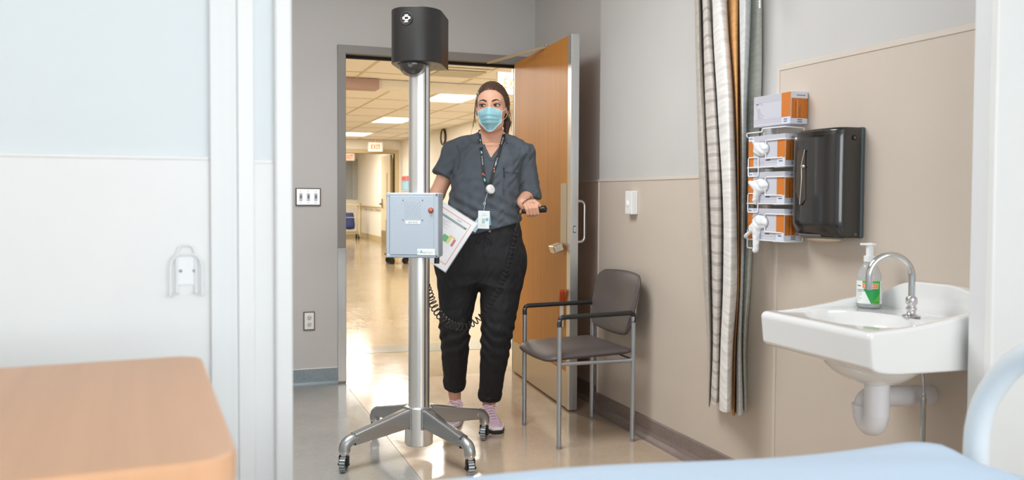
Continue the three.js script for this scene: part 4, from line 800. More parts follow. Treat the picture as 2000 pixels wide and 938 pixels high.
// ================================================================ sink
{
  const zc = -1.99, hw = 0.231;
  const t = thing('wall_sink', 'white ceramic wall sink with gooseneck faucet', 'sink', [XR - 0.004, 0, zc], -Math.PI / 2);
  // local: z out from the wall, x along it (+x towards the window), y up
  const D = XR - 0.004 - 1.652;
  const sh = new THREE.Shape(); sh.moveTo(0, 0.732); sh.lineTo(D - 0.1, 0.738); sh.quadraticCurveTo(D - 0.014, 0.742, D - 0.008, 0.76); sh.lineTo(D, 0.83); sh.quadraticCurveTo(D, 0.8415, D - 0.012, 0.8415);
  sh.quadraticCurveTo(D - 0.18, 0.846, D - 0.3, 0.868); sh.lineTo(0.03, 0.884); sh.lineTo(0, 0.884); sh.closePath();
  const eg = new THREE.ExtrudeGeometry(sh, { depth: hw * 2 - 0.024, bevelEnabled: true, bevelSize: 0.008, bevelThickness: 0.012, bevelSegments: 4, curveSegments: 16 });
  eg.rotateY(-Math.PI / 2); eg.translate(hw - 0.012, 0, 0);           // (sx, sy, depth) -> z = sx, x = -depth
  const ev = new Evaluator(); ev.useGroups = false;
  const br = g => { const b = new Brush(plain(g)); b.updateMatrixWorld(); return b; };
  let body = br(eg);
  body = ev.evaluate(body, br(ell(0.16, 0.088, 0.13, 0.0, 0.742, D - 0.215, 40, 24)), ADDITION);
  const deck = new RoundedBoxGeometry(hw * 2 - 0.046, 0.3, D - 0.062, 5, 0.012); deck.translate(0, 0.848 + 0.15, 0.034 + (D - 0.062) / 2);
  body = ev.evaluate(body, br(deck), SUBTRACTION);
  body = ev.evaluate(body, br(ell(0.185, 0.125, 0.145, 0, 0.862, D - 0.18, 48, 32)), SUBTRACTION);
  mesh('basin', body.geometry, M.ceramic, t);
  const spl = new THREE.Shape(); spl.moveTo(-hw + 0.004, 0.83); spl.lineTo(hw - 0.004, 0.83); spl.lineTo(hw - 0.004, 0.872); spl.quadraticCurveTo(hw - 0.06, 0.937, 0.06, 0.94); spl.lineTo(-0.06, 0.938); spl.quadraticCurveTo(-hw + 0.1, 0.93, -hw + 0.004, 0.872); spl.closePath();
  mesh('splashback', new THREE.ExtrudeGeometry(spl, { depth: 0.022, bevelEnabled: true, bevelSize: 0.005, bevelThickness: 0.008, bevelSegments: 3, curveSegments: 20 }).translate(0, 0, 0.009), M.ceramic, t);
  mesh('drain', [cyl(0.02, 0.02, 0.003, 0, 0.738, D - 0.18, 20)], M.chrome, t);
  // faucet
  const toL = p => V3((p.z - zc), p.y, XR - 0.004 - p.x);            // world -> local
  const fb = toL(onY(1780, 619, 0.849));
  const f = new THREE.Group(); f.name = 'faucet'; t.add(f); f.position.copy(fb);
  mesh('faucet_base', lathe([[0.001, 0], [0.026, 0], [0.026, 0.004], [0.013, 0.008], [0.012, 0.018], [0.0155, 0.022], [0.0155, 0.027], [0.012, 0.03], [0.012, 0.036], [0.0165, 0.04], [0.0165, 0.056], [0.012, 0.06], [0.0085, 0.062], [0.0085, 0.075], [0.001, 0.075]], 28), M.chrome, f);
  const tip = onX(1697, 566, XR - 0.004 - fb.z - 0.125), tipL = toL(tip).sub(fb);
  const arc = []; const dirx = tipL.x, dirz = tipL.z, A = 0.118; for (let i = 0; i <= 16; i++) { const a = i / 16 * Math.PI; arc.push(V3(dirx * (1 - Math.cos(a)) / 2, A + Math.sin(a) * Math.hypot(dirx, dirz) / 2, dirz * (1 - Math.cos(a)) / 2)); }
  mesh('spout', tube([V3(0, 0.06, 0), V3(0, 0.09, 0), ...arc, V3(dirx * 1.0, 0.1, dirz), V3(dirx * 1.01, tipL.y, dirz)], 0.0098, 72, 16), M.chrome, f);
  // drain pipe, trap and supply line
  const dz = 0.246, px_ = 0.016;
  mesh('drain_pipe', [cyl(0.0355, 0.0355, 0.12, px_, 0.565, dz, 28)], M.pvc, t);
  mesh('trap', [tube([[px_, 0.6, dz], [px_, 0.565, dz], [px_ - 0.014, 0.535, dz - 0.005], [px_ - 0.04, 0.528, dz - 0.01], [px_ - 0.06, 0.545, dz - 0.014], [px_ - 0.066, 0.57, dz - 0.016]], 0.0345, 40, 20, false, 0.5), tube([[px_ - 0.066, 0.56, dz - 0.016], [px_ - 0.066, 0.585, dz - 0.018], [px_ - 0.06, 0.6, dz - 0.034], [px_ - 0.045, 0.604, dz - 0.07], [px_ - 0.04, 0.6, 0.1], [px_ - 0.04, 0.595, 0.0]], 0.031, 40, 20), cyl(0.0375, 0.0375, 0.014, px_ - 0.066, 0.565, dz - 0.016, 24)], M.pvc, t);
  const sp = toL(onX(1803, 800, XR - 0.11));
  mesh('supply_line', [path([[sp.x - 0.005, 0.735, sp.z], [sp.x - 0.004, 0.68, sp.z], [sp.x, 0.645, sp.z], [sp.x, 0.61, sp.z]], 0.0042, 10, 0.02), cyl(0.008, 0.008, 0.012, sp.x, 0.612, sp.z, 12), cyl(0.0095, 0.0095, 0.016, sp.x, 0.594, sp.z, 6), rod([sp.x, 0.6, sp.z], [sp.x, 0.42, sp.z], 0.0082), rod([sp.x, 0.42, sp.z], [sp.x, 0.42, 0], 0.0082)], M.chrome, t);
}
// soap bottle on the sink deck
{
  const b = onY(1697, 601, 0.849);
  const t = thing('soap_bottle', 'clear pump bottle of hand soap with a green label', 'bottle', [b.x, 0.8485, b.z], -0.85); t.scale.setScalar(1.1);
  mesh('bottle', tf(lathe([[0.001, 0], [0.03, 0.001], [0.034, 0.006], [0.034, 0.085], [0.032, 0.1], [0.022, 0.122], [0.015, 0.13], [0.0145, 0.138]], 40), o => { o.scale.z = 0.8; }), P(0xeef1f2, 0.12, { transmission: 0.7, thickness: 0, ior: 1.45 }), t);
  mesh('collar', cyl(0.0165, 0.0165, 0.017, 0, 0.135, 0, 24), M.whitePlastic, t);
  mesh('pump', [cyl(0.0105, 0.0105, 0.034, 0, 0.15, 0, 20), tf(lathe([[0.001, 0.008], [0.016, 0.007], [0.019, 0.003], [0.016, 0], [0.001, 0]], 24), o => { o.position.y = 0.182; }), tf(bx(0.018, 0.007, 0.012, -0.018, 0.185, 0, 0.003), o => {})], M.whitePlastic, t);
  const map = canvasTex(512, 320, (g, w, h) => {
    g.fillStyle = '#f3f6f4'; g.fillRect(0, 0, w, h);
    g.fillStyle = '#1aa04c'; g.fillRect(190, 0, 210, h); g.fillStyle = '#46b83a'; g.fillRect(190, 0, 210, 70);
    g.fillStyle = '#f3f6f4'; g.beginPath(); g.moveTo(185, 60); g.lineTo(290, h); g.lineTo(185, h); g.fill();
    g.fillStyle = '#58b93a'; g.beginPath(); g.moveTo(400, 160); g.lineTo(400, h); g.lineTo(290, h); g.fill();
    g.fillStyle = '#fbe3cf'; g.fillRect(186, 34, 186, 72); g.fillStyle = '#ef7f2d'; g.fillRect(194, 42, 170, 56); g.fillStyle = '#f8c39a'; for (let i = 0; i < 5; i++) g.fillRect(206 + i * 30, 58, 20, 24);
    g.fillStyle = '#4b5358'; g.font = 'bold 20px sans-serif'; g.fillRect(112, 66, 60, 14); g.fillRect(112, 122, 210, 8); g.fillRect(112, 140, 120, 6); g.fillRect(112, 156, 70, 6); g.fillStyle = '#9aa3a7'; for (let i = 0; i < 6; i++) g.fillRect(112, 180 + i * 20, 80 - (i % 3) * 16, 5);
    g.fillStyle = '#173d1d'; g.font = 'bold 26px sans-serif'; g.fillText('6.121', 322, h - 16); g.fillStyle = '#a9b0c8'; for (let i = 0; i < 9; i++) g.fillRect(420, 30 + i * 28, 60, 7);
  });
  const lg = new THREE.CylinderGeometry(0.0346, 0.0346, 0.066, 40, 1, true, -1.9, 3.8); lg.scale(1, 1, 0.8); lg.translate(0, 0.047, 0);
  mesh('label_wrap', lg, S(0xffffff, 0.4, { map }), t);
  mesh('soap_fill', tf(lathe([[0.001, 0.003], [0.031, 0.004], [0.032, 0.008], [0.032, 0.07], [0.001, 0.07]], 32), o => { o.scale.z = 0.78; }), P(0xe9eef0, 0.1, { transmission: 0.8, thickness: 0 }), t);
}

// ================================================================ foreground: overbed table and bed
{
  const h = 0.97, c = onY(388, 694, h), e = onY(478, 938, h), ang = Math.atan2(e.x - c.x, e.z - c.z);
  const t = thing('overbed_table', 'beech laminate overbed table with a rounded corner beside the white partition', 'table', [c.x, 0, c.z], ang);
  const w = 0.86, l = 0.52, R = 0.03, s = new THREE.Shape();
  s.moveTo(-w + R, 0); s.lineTo(-R, 0); s.absarc(-R, -R, R, Math.PI / 2, 0, true); s.lineTo(0, -l + R); s.absarc(-R, -l + R, R, 0, -Math.PI / 2, true); s.lineTo(-w + R, -l); s.absarc(-w + R, -l + R, R, -Math.PI / 2, -Math.PI, true); s.lineTo(-w, -R); s.absarc(-w + R, -R, R, Math.PI, Math.PI / 2, true);
  const g = new THREE.ExtrudeGeometry(s, { depth: 0.022, bevelEnabled: true, bevelSize: 0.003, bevelThickness: 0.003, bevelSegments: 3, curveSegments: 10 }); g.rotateX(-Math.PI / 2); g.translate(0, h - 0.025, 0);
  // rotateX(-90): shape y (0..-l) -> z (0..+l)
  const gu = uvWorld(g); { const uv = gu.attributes.uv; for (let i = 0; i < uv.count; i++) { const u = uv.getX(i); uv.setXY(i, u, uv.getY(i)); } }
  mesh('tabletop', gu, P(0xeeb68a, 0.42, { map: tBeech, clearcoat: 0.12, clearcoatRoughness: 0.25 }), t);
  mesh('column', [bx(0.09, h - 0.1, 0.06, -w + 0.12, (h - 0.1) / 2 + 0.07, l / 2, 0.008)], S(0xd5d2cd, 0.4), t);
  mesh('base', [bx(0.06, 0.04, 0.5, -w + 0.12, 0.07, l / 2, 0.01), bx(0.7, 0.04, 0.05, -w + 0.45, 0.07, 0.05, 0.01), bx(0.7, 0.04, 0.05, -w + 0.45, 0.07, l - 0.05, 0.01)], S(0xd5d2cd, 0.4), t);
  for (const [x, z] of [[-w + 0.12, 0.05], [-w + 0.12, l - 0.05], [-0.1, 0.05], [-0.1, l - 0.05]]) mesh('caster', [tf(cyl(0.025, 0.025, 0.02, 0, -0.01, 0, 16), o => { o.rotation.z = 1.5708; o.position.set(x, 0.025, z); })], M.rubber, t);
}
{
  const t = thing('hospital_bed', 'hospital bed with a pale blue sheet and white side rail', 'bed', [0, 0, 0]);
  const x0 = 0.12, x1 = 1.2, z0 = -1.15, z1 = 0.95, top = 0.822;
  // mattress under the sheet: soft, crowned surface with drag folds
  const NU = 70, NV = 70, pos = [], idx = [];
  for (let i = 0; i <= NU; i++) for (let j = 0; j <= NV; j++) {
    const a = i / NU * 2 - 1, b = j / NV * 2 - 1;      // superellipse cap, wraps down at the edges
    const X = lerp(x0, x1, (Math.sign(a) * Math.pow(Math.abs(a), 0.8) + 1) / 2), Z = lerp(z0, z1, (Math.sign(b) * Math.pow(Math.abs(b), 0.8) + 1) / 2);
    const ea = Math.abs(a), eb = Math.abs(b);
    let y = top - 0.22 * sst(0.93, 1, ea) - 0.22 * sst(0.93, 1, eb);
    y += 0.008 - 0.036 * (X - 0.36) / 0.84 - 0.02 * Math.pow(clamp((X - 1.08) / 0.12, 0, 1), 1.5);
    y += 0.004 * Math.sin(Z * 22 + X * 6 + 1.5 * Math.sin(X * 5)) + 0.003 * Math.sin(Z * 41 - X * 9);
    pos.push(X, Math.max(y, 0.5), Z);
  }
  for (let i = 0; i < NU; i++) for (let j = 0; j < NV; j++) { const a = i * (NV + 1) + j, b = a + 1, c = a + NV + 1, d = c + 1; idx.push(a, b, c, b, d, c); }
  const g = new THREE.BufferGeometry(); g.setAttribute('position', new THREE.Float32BufferAttribute(pos, 3)); g.setIndex(idx); g.computeVertexNormals();
  mesh('sheet', uvWorld(g), P(0xc9dcf0, 0.85, { bumpMap: tWeave, bumpScale: 0.0002, sheen: 0.2 }), t);
  mesh('mattress', bx(x1 - x0 - 0.03, 0.14, z1 - z0 - 0.03, (x0 + x1) / 2, 0.58, (z0 + z1) / 2, 0.03), S(0xaebfd0, 0.7), t);
  mesh('bed_frame', [bx(x1 - x0 - 0.06, 0.08, z1 - z0 - 0.04, (x0 + x1) / 2, 0.46, (z0 + z1) / 2, 0.01), bx(0.5, 0.3, 1.4, (x0 + x1) / 2, 0.27, (z0 + z1) / 2, 0.02)], S(0xd7dadb, 0.5), t);
  const rx = 1.225;
  mesh('side_rail', [path([[rx, 0.5, -1.065], [rx, 0.85, -1.065], [rx, 0.962, -0.985], [rx, 0.985, -0.8], [rx, 0.985, -0.25], [rx, 0.92, -0.16], [rx, 0.5, -0.14]], 0.02, 16, 0.12), rod([rx, 0.62, -1.06], [rx, 0.62, -0.15], 0.018)], S(0xe3eaee, 0.4), t);
  for (const [x, z] of [[x0 + 0.1, z0 + 0.3], [x1 - 0.1, z0 + 0.3], [x0 + 0.1, z1 - 0.3], [x1 - 0.1, z1 - 0.3]]) mesh('caster', [tf(cyl(0.06, 0.06, 0.035, 0, -0.018, 0, 20), o => { o.rotation.z = 1.5708; o.position.set(x, 0.06, z); }), rod([x, 0.08, z], [x, 0.45, z], 0.02)], S(0x6d7073, 0.5), t);
}

// ================================================================ the nurse
{
  const D0 = 4.5, base = at(945, 800, D0); base.y = 0;
  const t = thing('person', 'person in grey scrub top, black trousers, pink shoes and blue face mask', 'person', [base.x, 0, base.z], YAW);
  const cyw = Math.cos(YAW), syw = Math.sin(YAW);
  const toL = p => V3((p.x - base.x) * cyw - (p.z - base.z) * syw, p.y, (p.x - base.x) * syw + (p.z - base.z) * cyw);
  const J = (px, py, w = 0) => toL(at(px, py, D0 - w));
  const K = FOC / D0;                                            // photo pixels per metre here
  const toW = p => V3(base.x + p.x * cyw + p.z * syw, p.y, base.z - p.x * syw + p.z * cyw);

  // ---- a loft: half widths by height, elliptical sections
  const loft = (rows) => {                                       // rows: [py, left px, right px, half depth, w centre], top to bottom
    const R = rows.map(([py, l, r, b, w]) => { const a = J(l, py, w), c = J(r, py, w); return { y: (a.y + c.y) / 2, x: (a.x + c.x) / 2, a: (c.x - a.x) / 2, b, z: w }; });
    return p => {
      let i = 0; while (i < R.length - 2 && p.y < R[i + 1].y) i++;
      const A = R[i], B = R[i + 1], q = clamp((A.y - p.y) / (A.y - B.y), 0, 1), s = q * q * (3 - 2 * q) * 0.5 + q * 0.5;
      const a = lerp(A.a, B.a, s), b = lerp(A.b, B.b, s), x = p.x - lerp(A.x, B.x, s), z = p.z - lerp(A.z, B.z, s);
      const n = 2.4, k = Math.pow(Math.pow(Math.abs(x / a), n) + Math.pow(Math.abs(z / b), n), 1 / n);
      const d = (k - 1) * Math.min(a, b);
      return smax(d, Math.max(p.y - R[0].y, R[R.length - 1].y - p.y), 0.01);
    };
  };
  const chain = (pts) => { const Q = pts.map(([px, py, r, w]) => [J(px, py, w), r / K]); return p => { let d = 1e9; for (let i = 0; i < Q.length - 1; i++) d = Math.min(d, sdCap(p, Q[i][0], Q[i + 1][0], Q[i][1], Q[i + 1][1])); return d; }; };

  // ---- trousers
  const legL = [[897, 515, 44, 0], [896, 545, 41, -0.005], [892, 600, 34.5, -0.02], [888, 640, 30, -0.03], [889, 700, 26.5, -0.10], [888, 748, 22, -0.185]];
  const legR = [[979, 515, 44, 0], [979, 545, 41, 0.005], [975, 600, 36.5, 0.02], [971.5, 640, 32, 0.025], [965, 700, 27.5, -0.03], [957, 772, 23, -0.11]];
  const hips = loft([[424, 880, 1013, 0.118, 0.004], [455, 871, 1019, 0.13, 0.004], [490, 859, 1021, 0.135, -0.004], [520, 862, 1015, 0.125, -0.006], [548, 880, 1000, 0.09, -0.005]]);
  const cL = chain(legL), cR = chain(legR);
  const endL = J(888, 757, -0.19), endR = J(956, 780, -0.115);
  const dirOf = (a, b) => b.clone().sub(a).normalize();
  const dL = dirOf(J(889, 700, -0.10), J(888, 748, -0.185)), dR = dirOf(J(965, 700, -0.03), J(957, 772, -0.11));
  const folds = (p, s) => 0.003 * noise3(p.x * 26 + s, p.y * 9 + p.x * 14, p.z * 22) + 0.0025 * noise3(p.x * 60, p.y * 34 - p.x * 30 + s, p.z * 50);
  const crease = p => { // knee folds
    const kl = J(888, 645, 0).y; const f = Math.exp(-Math.pow((p.y - kl + 0.03) / 0.11, 2)); return 0.005 * f * Math.sin((p.y * 1.0 + Math.abs(p.x) * 0.8) * 95 + 2 * Math.sin(p.x * 40)); };
  const legs = p => {
    const ha = hips(p);
    let a = cL(p), b = cR(p);
    const cut = (d, end, dir, c) => { const q = (p.x - end.x) * dir.x + (p.y - end.y) * dir.y + (p.z - end.z) * dir.z; const roll = q > -0.045 && q < 0.03 ? 0.004 : 0; return smax(d - roll, q, 0.006); };
    a = cut(a, endL, dL); b = cut(b, endR, dR);
    return smin(smin(a, b, 0.012), ha, 0.075) + folds(p, 0) + crease(p);
  };
  const trousersG = surfaceNet(legs, V3(-0.32, 0.1, -0.36), V3(0.3, 1.12, 0.22), 0.0085);
  const spin = (g) => { const p = g.attributes.position, uv = new Float32Array(p.count * 2); for (let i = 0; i < p.count; i++) { uv[2 * i] = p.getX(i) + p.getZ(i) * 0.7; uv[2 * i + 1] = p.getY(i); } g.setAttribute('uv', new THREE.BufferAttribute(uv, 2)); return g; };
  const trousers = mesh('trousers', spin(trousersG), P(0x1b1b1f, 0.75, { bumpMap: tWeave, bumpScale: 0.0004, sheen: 0.25, sheenRoughness: 0.5 }), t);
  trousers.userData.label = 'black drawstring trousers';

  // ---- scrub top
  const torso = loft([[283, 915, 1006, 0.062, -0.012], [300, 892, 1022, 0.088, -0.006], [325, 886, 1018, 0.105, 0.0], [350, 884, 1014, 0.118, 0.004], [390, 879, 1014, 0.125, 0.006], [420, 876, 1017, 0.132, 0.006], [441, 873, 1020, 0.138, 0.006], [462, 872, 1021, 0.14, 0.006]]);
  const tL = { a: J(938, 268, -0.03), b: J(886, 292, -0.01) }, tR = { a: J(985, 270, -0.03), b: J(1025, 297, -0.01) };
  const sL = { a: J(886, 300, -0.005), b: J(865, 345, 0.01) }, sR = { a: J(1024, 304, -0.005), b: J(1037, 387, -0.012) };
  const vL = J(937, 262), vB = J(960, 311), vR = J(991, 264);
  const neckC = J(961, 262, -0.02);
  const hemY = (x) => lerp(J(930, 455).y, J(1018, 433).y, clamp((x - J(930, 455).x) / (J(1018, 433).x - J(930, 455).x), 0, 1.0));
  const vcut = p => { // positive inside the v opening
    if (p.z < -0.005) return -1;
    const l = (p.x - vB.x) * (vL.y - vB.y) - (p.y - vB.y) * (vL.x - vB.x), r = (p.x - vB.x) * (vR.y - vB.y) - (p.y - vB.y) * (vR.x - vB.x);
    return Math.min(l / vL.distanceTo(vB), -r / vR.distanceTo(vB));
  };
  const sleeveEnd = (p, s) => { const d = s.b.clone().sub(s.a).normalize(); return (p.x - s.b.x) * d.x + (p.y - s.b.y) * d.y + (p.z - s.b.z) * d.z; };
  const dsL = sL.b.clone().sub(sL.a).normalize(), dsR = V3(-0.17, -0.98, 0.0).normalize();
  const topFolds = p => 0.0065 * noise3(p.x * 20 + 3, p.y * 11 + p.x * 16, p.z * 16) + 0.004 * noise3(p.x * 44 - p.y * 26, p.y * 30, p.z * 40)
    + 0.004 * Math.exp(-Math.pow((p.y - 1.12) / 0.09, 2)) * Math.sin(p.y * 110 + p.x * 55) ;
  const scrub = p => {
    let d = torso(p);
    d = smin(d, sdCap(p, tL.a, tL.b, 0.03, 0.052), 0.05); d = smin(d, sdCap(p, tR.a, tR.b, 0.03, 0.052), 0.05);
    let a = smax(sdCap(p, sL.a, sL.bb, 0.058, 0.064), (p.x - sL.b.x) * dsL.x + (p.y - sL.b.y) * dsL.y + (p.z - sL.b.z) * dsL.z, 0.008);
    let b = smax(sdCap(p, sR.a, sR.bb, 0.056, 0.068), (p.x - sR.b.x) * dsR.x + (p.y - sR.b.y) * dsR.y + (p.z - sR.b.z) * dsR.z, 0.008);
    d = smin(d, a, 0.022); d = smin(d, b, 0.022);
    d += topFolds(p);
    d = smax(d, hemY(p.x) - p.y, 0.006);
    const nk = Math.hypot((p.x - neckC.x), (p.z - neckC.z) * 0.95) - 0.058 - 0.3 * Math.max(0, p.y - neckC.y);
    if (p.y > neckC.y - 0.09) d = smax(d, -nk, 0.008);
    return smax(d, vcut(p), 0.006);
  };
  sL.bb = sL.b.clone().addScaledVector(dsL, 0.03); sR.bb = sR.b.clone().addScaledVector(dsR, 0.03);
  const topG = surfaceNet(scrub, V3(-0.34, 0.9, -0.2), V3(0.36, 1.56, 0.24), 0.0075);
  const scrubTop = mesh('scrub_top', spin(topG), P(0x4f565e, 0.8, { bumpMap: tWeave, bumpScale: 0.0003, sheen: 0.2, sheenRoughness: 0.6 }), t);
  scrubTop.userData.label = 'slate grey v-neck scrub top';
  // neckline band, chest pocket edge, side seams as raised cords
  const onTop = (px, py, lift = 0.004) => { const r = ray(px, py); let d = 4.15; for (let i = 0; i < 60; i++) { const q = toL(r.clone().multiplyScalar(d).add(EYEP)); const f = scrub(q); if (f < lift) return q; d += Math.max(0.002, f * 0.7); if (d > 4.7) break; } return J(px, py, 0.1); };
  const onBody = (px, py, lift, F) => { const r = ray(px, py); let d = 4.1; for (let i = 0; i < 90; i++) { const q = toL(r.clone().multiplyScalar(d).add(EYEP)); const f = F(q); if (f < lift) return q; d += Math.max(0.0015, f * 0.6); if (d > 4.8) break; } return J(px, py, 0.1); };
  mesh('pocket_seam', [tube([onTop(984, 336, 0.001), onTop(1003, 337, 0.001), onTop(1012, 338, 0.001)], 0.0016, 16, 6), tube([onTop(984, 336, 0.001), onTop(983, 360, 0.001), onTop(984, 384, 0.001)], 0.0013, 16, 6)], S(0x474d55, 0.8), scrubTop);
  mesh('pocket_seam', [tube([onTop(888, 367, 0.001), onTop(912, 369, 0.001), onTop(934, 369, 0.001)], 0.0013, 16, 6)], S(0x474d55, 0.8), scrubTop);
  mesh('sleeve_seam', [tube([onTop(893, 283, 0.001), onTop(898, 305, 0.001), onTop(893, 335, 0.001)], 0.0014, 20, 6), tube([onTop(1016, 287, 0.001), onTop(1011, 315, 0.001), onTop(1013, 338, 0.001)], 0.0014, 20, 6)], S(0x474d55, 0.8), scrubTop);
  { const l = []; for (let i = 0; i <= 10; i++) l.push(onTop(lerp(938.5, 960, i / 10) - 1.5, lerp(272, 312, i / 10) + 1.5, 0.0005)); const r = []; for (let i = 0; i <= 10; i++) r.push(onTop(lerp(988, 960, i / 10) + 1.5, lerp(275, 312, i / 10) + 1.5, 0.0005)); mesh('neck_band', [tube(l, 0.0045, 24, 8), tube(r, 0.0045, 24, 8)], S(0x59606a, 0.8), scrubTop); }
  // drawstring of the trousers
  const onTr = (px, py, lift = 0.003) => onBody(px, py, lift, legs);
  mesh('drawstring', [tube([onTr(944, 452), onTr(948, 462), onTr(958, 470), onTr(960, 478), onTr(952, 474), onTr(946, 462), onTr(945, 476), onTr(944, 487)], 0.0022, 40, 6), tube([onTr(944, 455), onTr(936, 462), onTr(930, 470), onTr(933, 476), onTr(942, 463)], 0.0022, 30, 6)], S(0x151517, 0.8), trousers);
  mesh('eyelet', tf(new THREE.TorusGeometry(0.004, 0.0013, 8, 16), o => { const q = onTr(956.5, 452, 0.003); o.position.copy(q); }), M.chrome, trousers);

  // ---- head
  const HO = J(960.5, 208.5, -0.005), hy = -0.11, hpitch = 0.0, hroll = 0.015, sc = 1.075;
  const HM = new THREE.Matrix4().compose(HO, new THREE.Quaternion().setFromEuler(new THREE.Euler(hpitch, hy, hroll, 'YXZ')), V3(sc, sc, sc));
  const HI = HM.clone().invert();
  const e3 = (x, y, z) => V3(x, y, z);
  const SK = { c: e3(0, 0.022, -0.016), r: e3(0.0725, 0.088, 0.094) };
  const FA = { c: e3(0, -0.045, 0.018), r: e3(0.058, 0.078, 0.062) };
  const skin0 = q => {
    let d = sdEll(q, SK.c, SK.r);
    d = smin(d, sdEll(q, FA.c, FA.r), 0.04);
    d = smin(d, sdEll(q, e3(0, 0.03, 0.045), e3(0.052, 0.04, 0.035)), 0.03);                       // forehead
    d = smin(d, sdCap(q, e3(-0.03, -0.088, 0.03), e3(0.03, -0.088, 0.03), 0.026, 0.026), 0.03);  // jaw
    d = smin(d, sdEll(q, e3(0, -0.107, 0.055), e3(0.022, 0.018, 0.018)), 0.03);                    // chin
    for (const s of [-1, 1]) {
      d = smin(d, sdEll(q, e3(s * 0.038, -0.032, 0.052), e3(0.022, 0.018, 0.018)), 0.025);         // cheekbone
      d = smax(d, -sdEll(q, e3(s * 0.0325, -0.001, 0.0985), e3(0.021, 0.0125, 0.018)), 0.014);     // eye hollow
      d = smin(d, sdEll(q, e3(s * 0.03, 0.017, 0.072), e3(0.022, 0.006, 0.0085)), 0.014);          // brow
      d = smin(d, sdEll(q, e3(s * 0.0325, -0.0005, 0.0675), e3(0.018, 0.013, 0.0122)), 0.004);   // lids over the eyeball
      d = smin(d, smax(sdEll(q, e3(s * 0.0745, -0.012, -0.012), e3(0.009, 0.03, 0.018)), -sdEll(q, e3(s * 0.083, -0.01, -0.004), e3(0.006, 0.018, 0.008)), 0.006), 0.008); // ear
    }
    d = smin(d, sdCap(q, e3(0, 0.008, 0.079), e3(0, -0.038, 0.099), 0.0075, 0.0115), 0.012);       // nose
    d = smin(d, sdEll(q, e3(0, -0.042, 0.09), e3(0.016, 0.009, 0.012)), 0.01);
    return d;
  };
  const hq = V3(0, 0, 0);
  const headF = p => { hq.copy(p).applyMatrix4(HI); return skin0(hq) * sc; };
  // ---- arms and hands
  const shL = J(890, 300, -0.005), elL = J(853, 380, -0.01), wrL = J(832, 438, 0.17);
  const shR = J(1023, 304, -0.005), elR = J(1036, 376, -0.06), wrR = J(1020, 396, 0.125);
  const neckA = J(961, 240, -0.03), neckB = J(961, 292, -0.045);
  const waistY = J(945, 405).y; const torsoSkin = p => torso(p) + 0.012 + 0.35 * Math.max(0, waistY - p.y);
  const skinLegs = p => { let d = Math.min(cL(p), cR(p)) + 0.016; return d; };
  const ankL = J(888, 768, -0.20), ankR = J(955, 788, -0.125), heelL = J(890, 795, -0.205), heelR = J(955, 812, -0.13);
  const legEnd = { L: J(888, 745, -0.18), R: J(957, 770, -0.105) };
  // precompute clones used inside the field
  const bodyLow = (() => { const m = [[shL, elL, wrL], [shR, elR, wrR]].map(([s, e, w]) => [s, e, e.clone().lerp(w, 0.3), w]); const cb = [J(957, 281, 0.035), J(944, 281, 0.03), J(965, 281, 0.035), J(980, 281, 0.03)];
    return p => {
      let d = smin(torsoSkin(p), sdCap(p, neckA, neckB, 0.051, 0.062), 0.05);
      d = smin(d, sdCap(p, tL.a, tL.b, 0.02, 0.04), 0.05); d = smin(d, sdCap(p, tR.a, tR.b, 0.02, 0.04), 0.05);
      d = smin(d, hips(p) + 0.02, 0.03); d = smin(d, skinLegs(p), 0.02);
      d = smin(d, sdCap(p, legEnd.L, ankL, 0.036, 0.033), 0.02); d = smin(d, sdCap(p, legEnd.R, ankR, 0.036, 0.033), 0.02);
      d = smin(d, sdCap(p, ankL, heelL, 0.033, 0.03), 0.01); d = smin(d, sdCap(p, ankR, heelR, 0.033, 0.03), 0.01);
      for (const [s, e, f, w] of m) { let a = sdCap(p, s, e, 0.046, 0.041); a = smin(a, sdCap(p, e, f, 0.04, 0.041), 0.02); a = smin(a, sdCap(p, f, w, 0.041, 0.027), 0.015); d = smin(d, a, 0.03); }
      d = smin(d, sdCap(p, cb[0], cb[1], 0.006, 0.006), 0.02); d = smin(d, sdCap(p, cb[2], cb[3], 0.006, 0.006), 0.02);
      return d;
    }; })();
  const neckTop = J(961, 240, -0.03);
  const gBody = surfaceNet(bodyLow, V3(-0.4, 0.06, -0.38), V3(0.4, neckTop.y + 0.02, 0.3), 0.0105);
  const neckIn = p => smin(headF(p), sdCap(p, neckA, neckB, 0.051, 0.062), 0.02);
  const gHead = surfaceNet(neckIn, V3(HO.x - 0.13, HO.y - 0.2, HO.z - 0.16), V3(HO.x + 0.13, HO.y + 0.15, HO.z + 0.17), 0.0036);
  // right hand of the picture: a fist round the handset; fingers in front, thumb along the top
  const ax0 = J(1019, 414, 0.15), ax1 = J(1066, 408, 0.17), axd = ax1.clone().sub(ax0).normalize();
  const palm = J(1031, 400, 0.135);
  const fingers = [];
  for (let k = 0; k < 4; k++) {                                     // index is nearest the handset's free end
    const c = ax0.clone().lerp(ax1, 0.60 - k * 0.135), len = [1, 1.06, 1, 0.86][k], tilt = 0.006;
    const mcp = c.clone().add(V3(-0.012, 0.036, -0.004)), pip = c.clone().add(V3(-0.004 + tilt, 0.012 * len, 0.031 * len)), dip = c.clone().add(V3(0.008, -0.016 * len, 0.023 * len)), tip = c.clone().add(V3(0.009, -0.026 * len, 0.004));
    fingers.push([mcp, pip, 0.0102, 0.0096], [pip, dip, 0.0094, 0.0086], [dip, tip, 0.0084, 0.0074]);
  }
  const th0 = J(1030, 396, 0.15), th1 = J(1043, 394, 0.172), th2 = J(1051, 399, 0.18), th3 = J(1054, 402, 0.178);
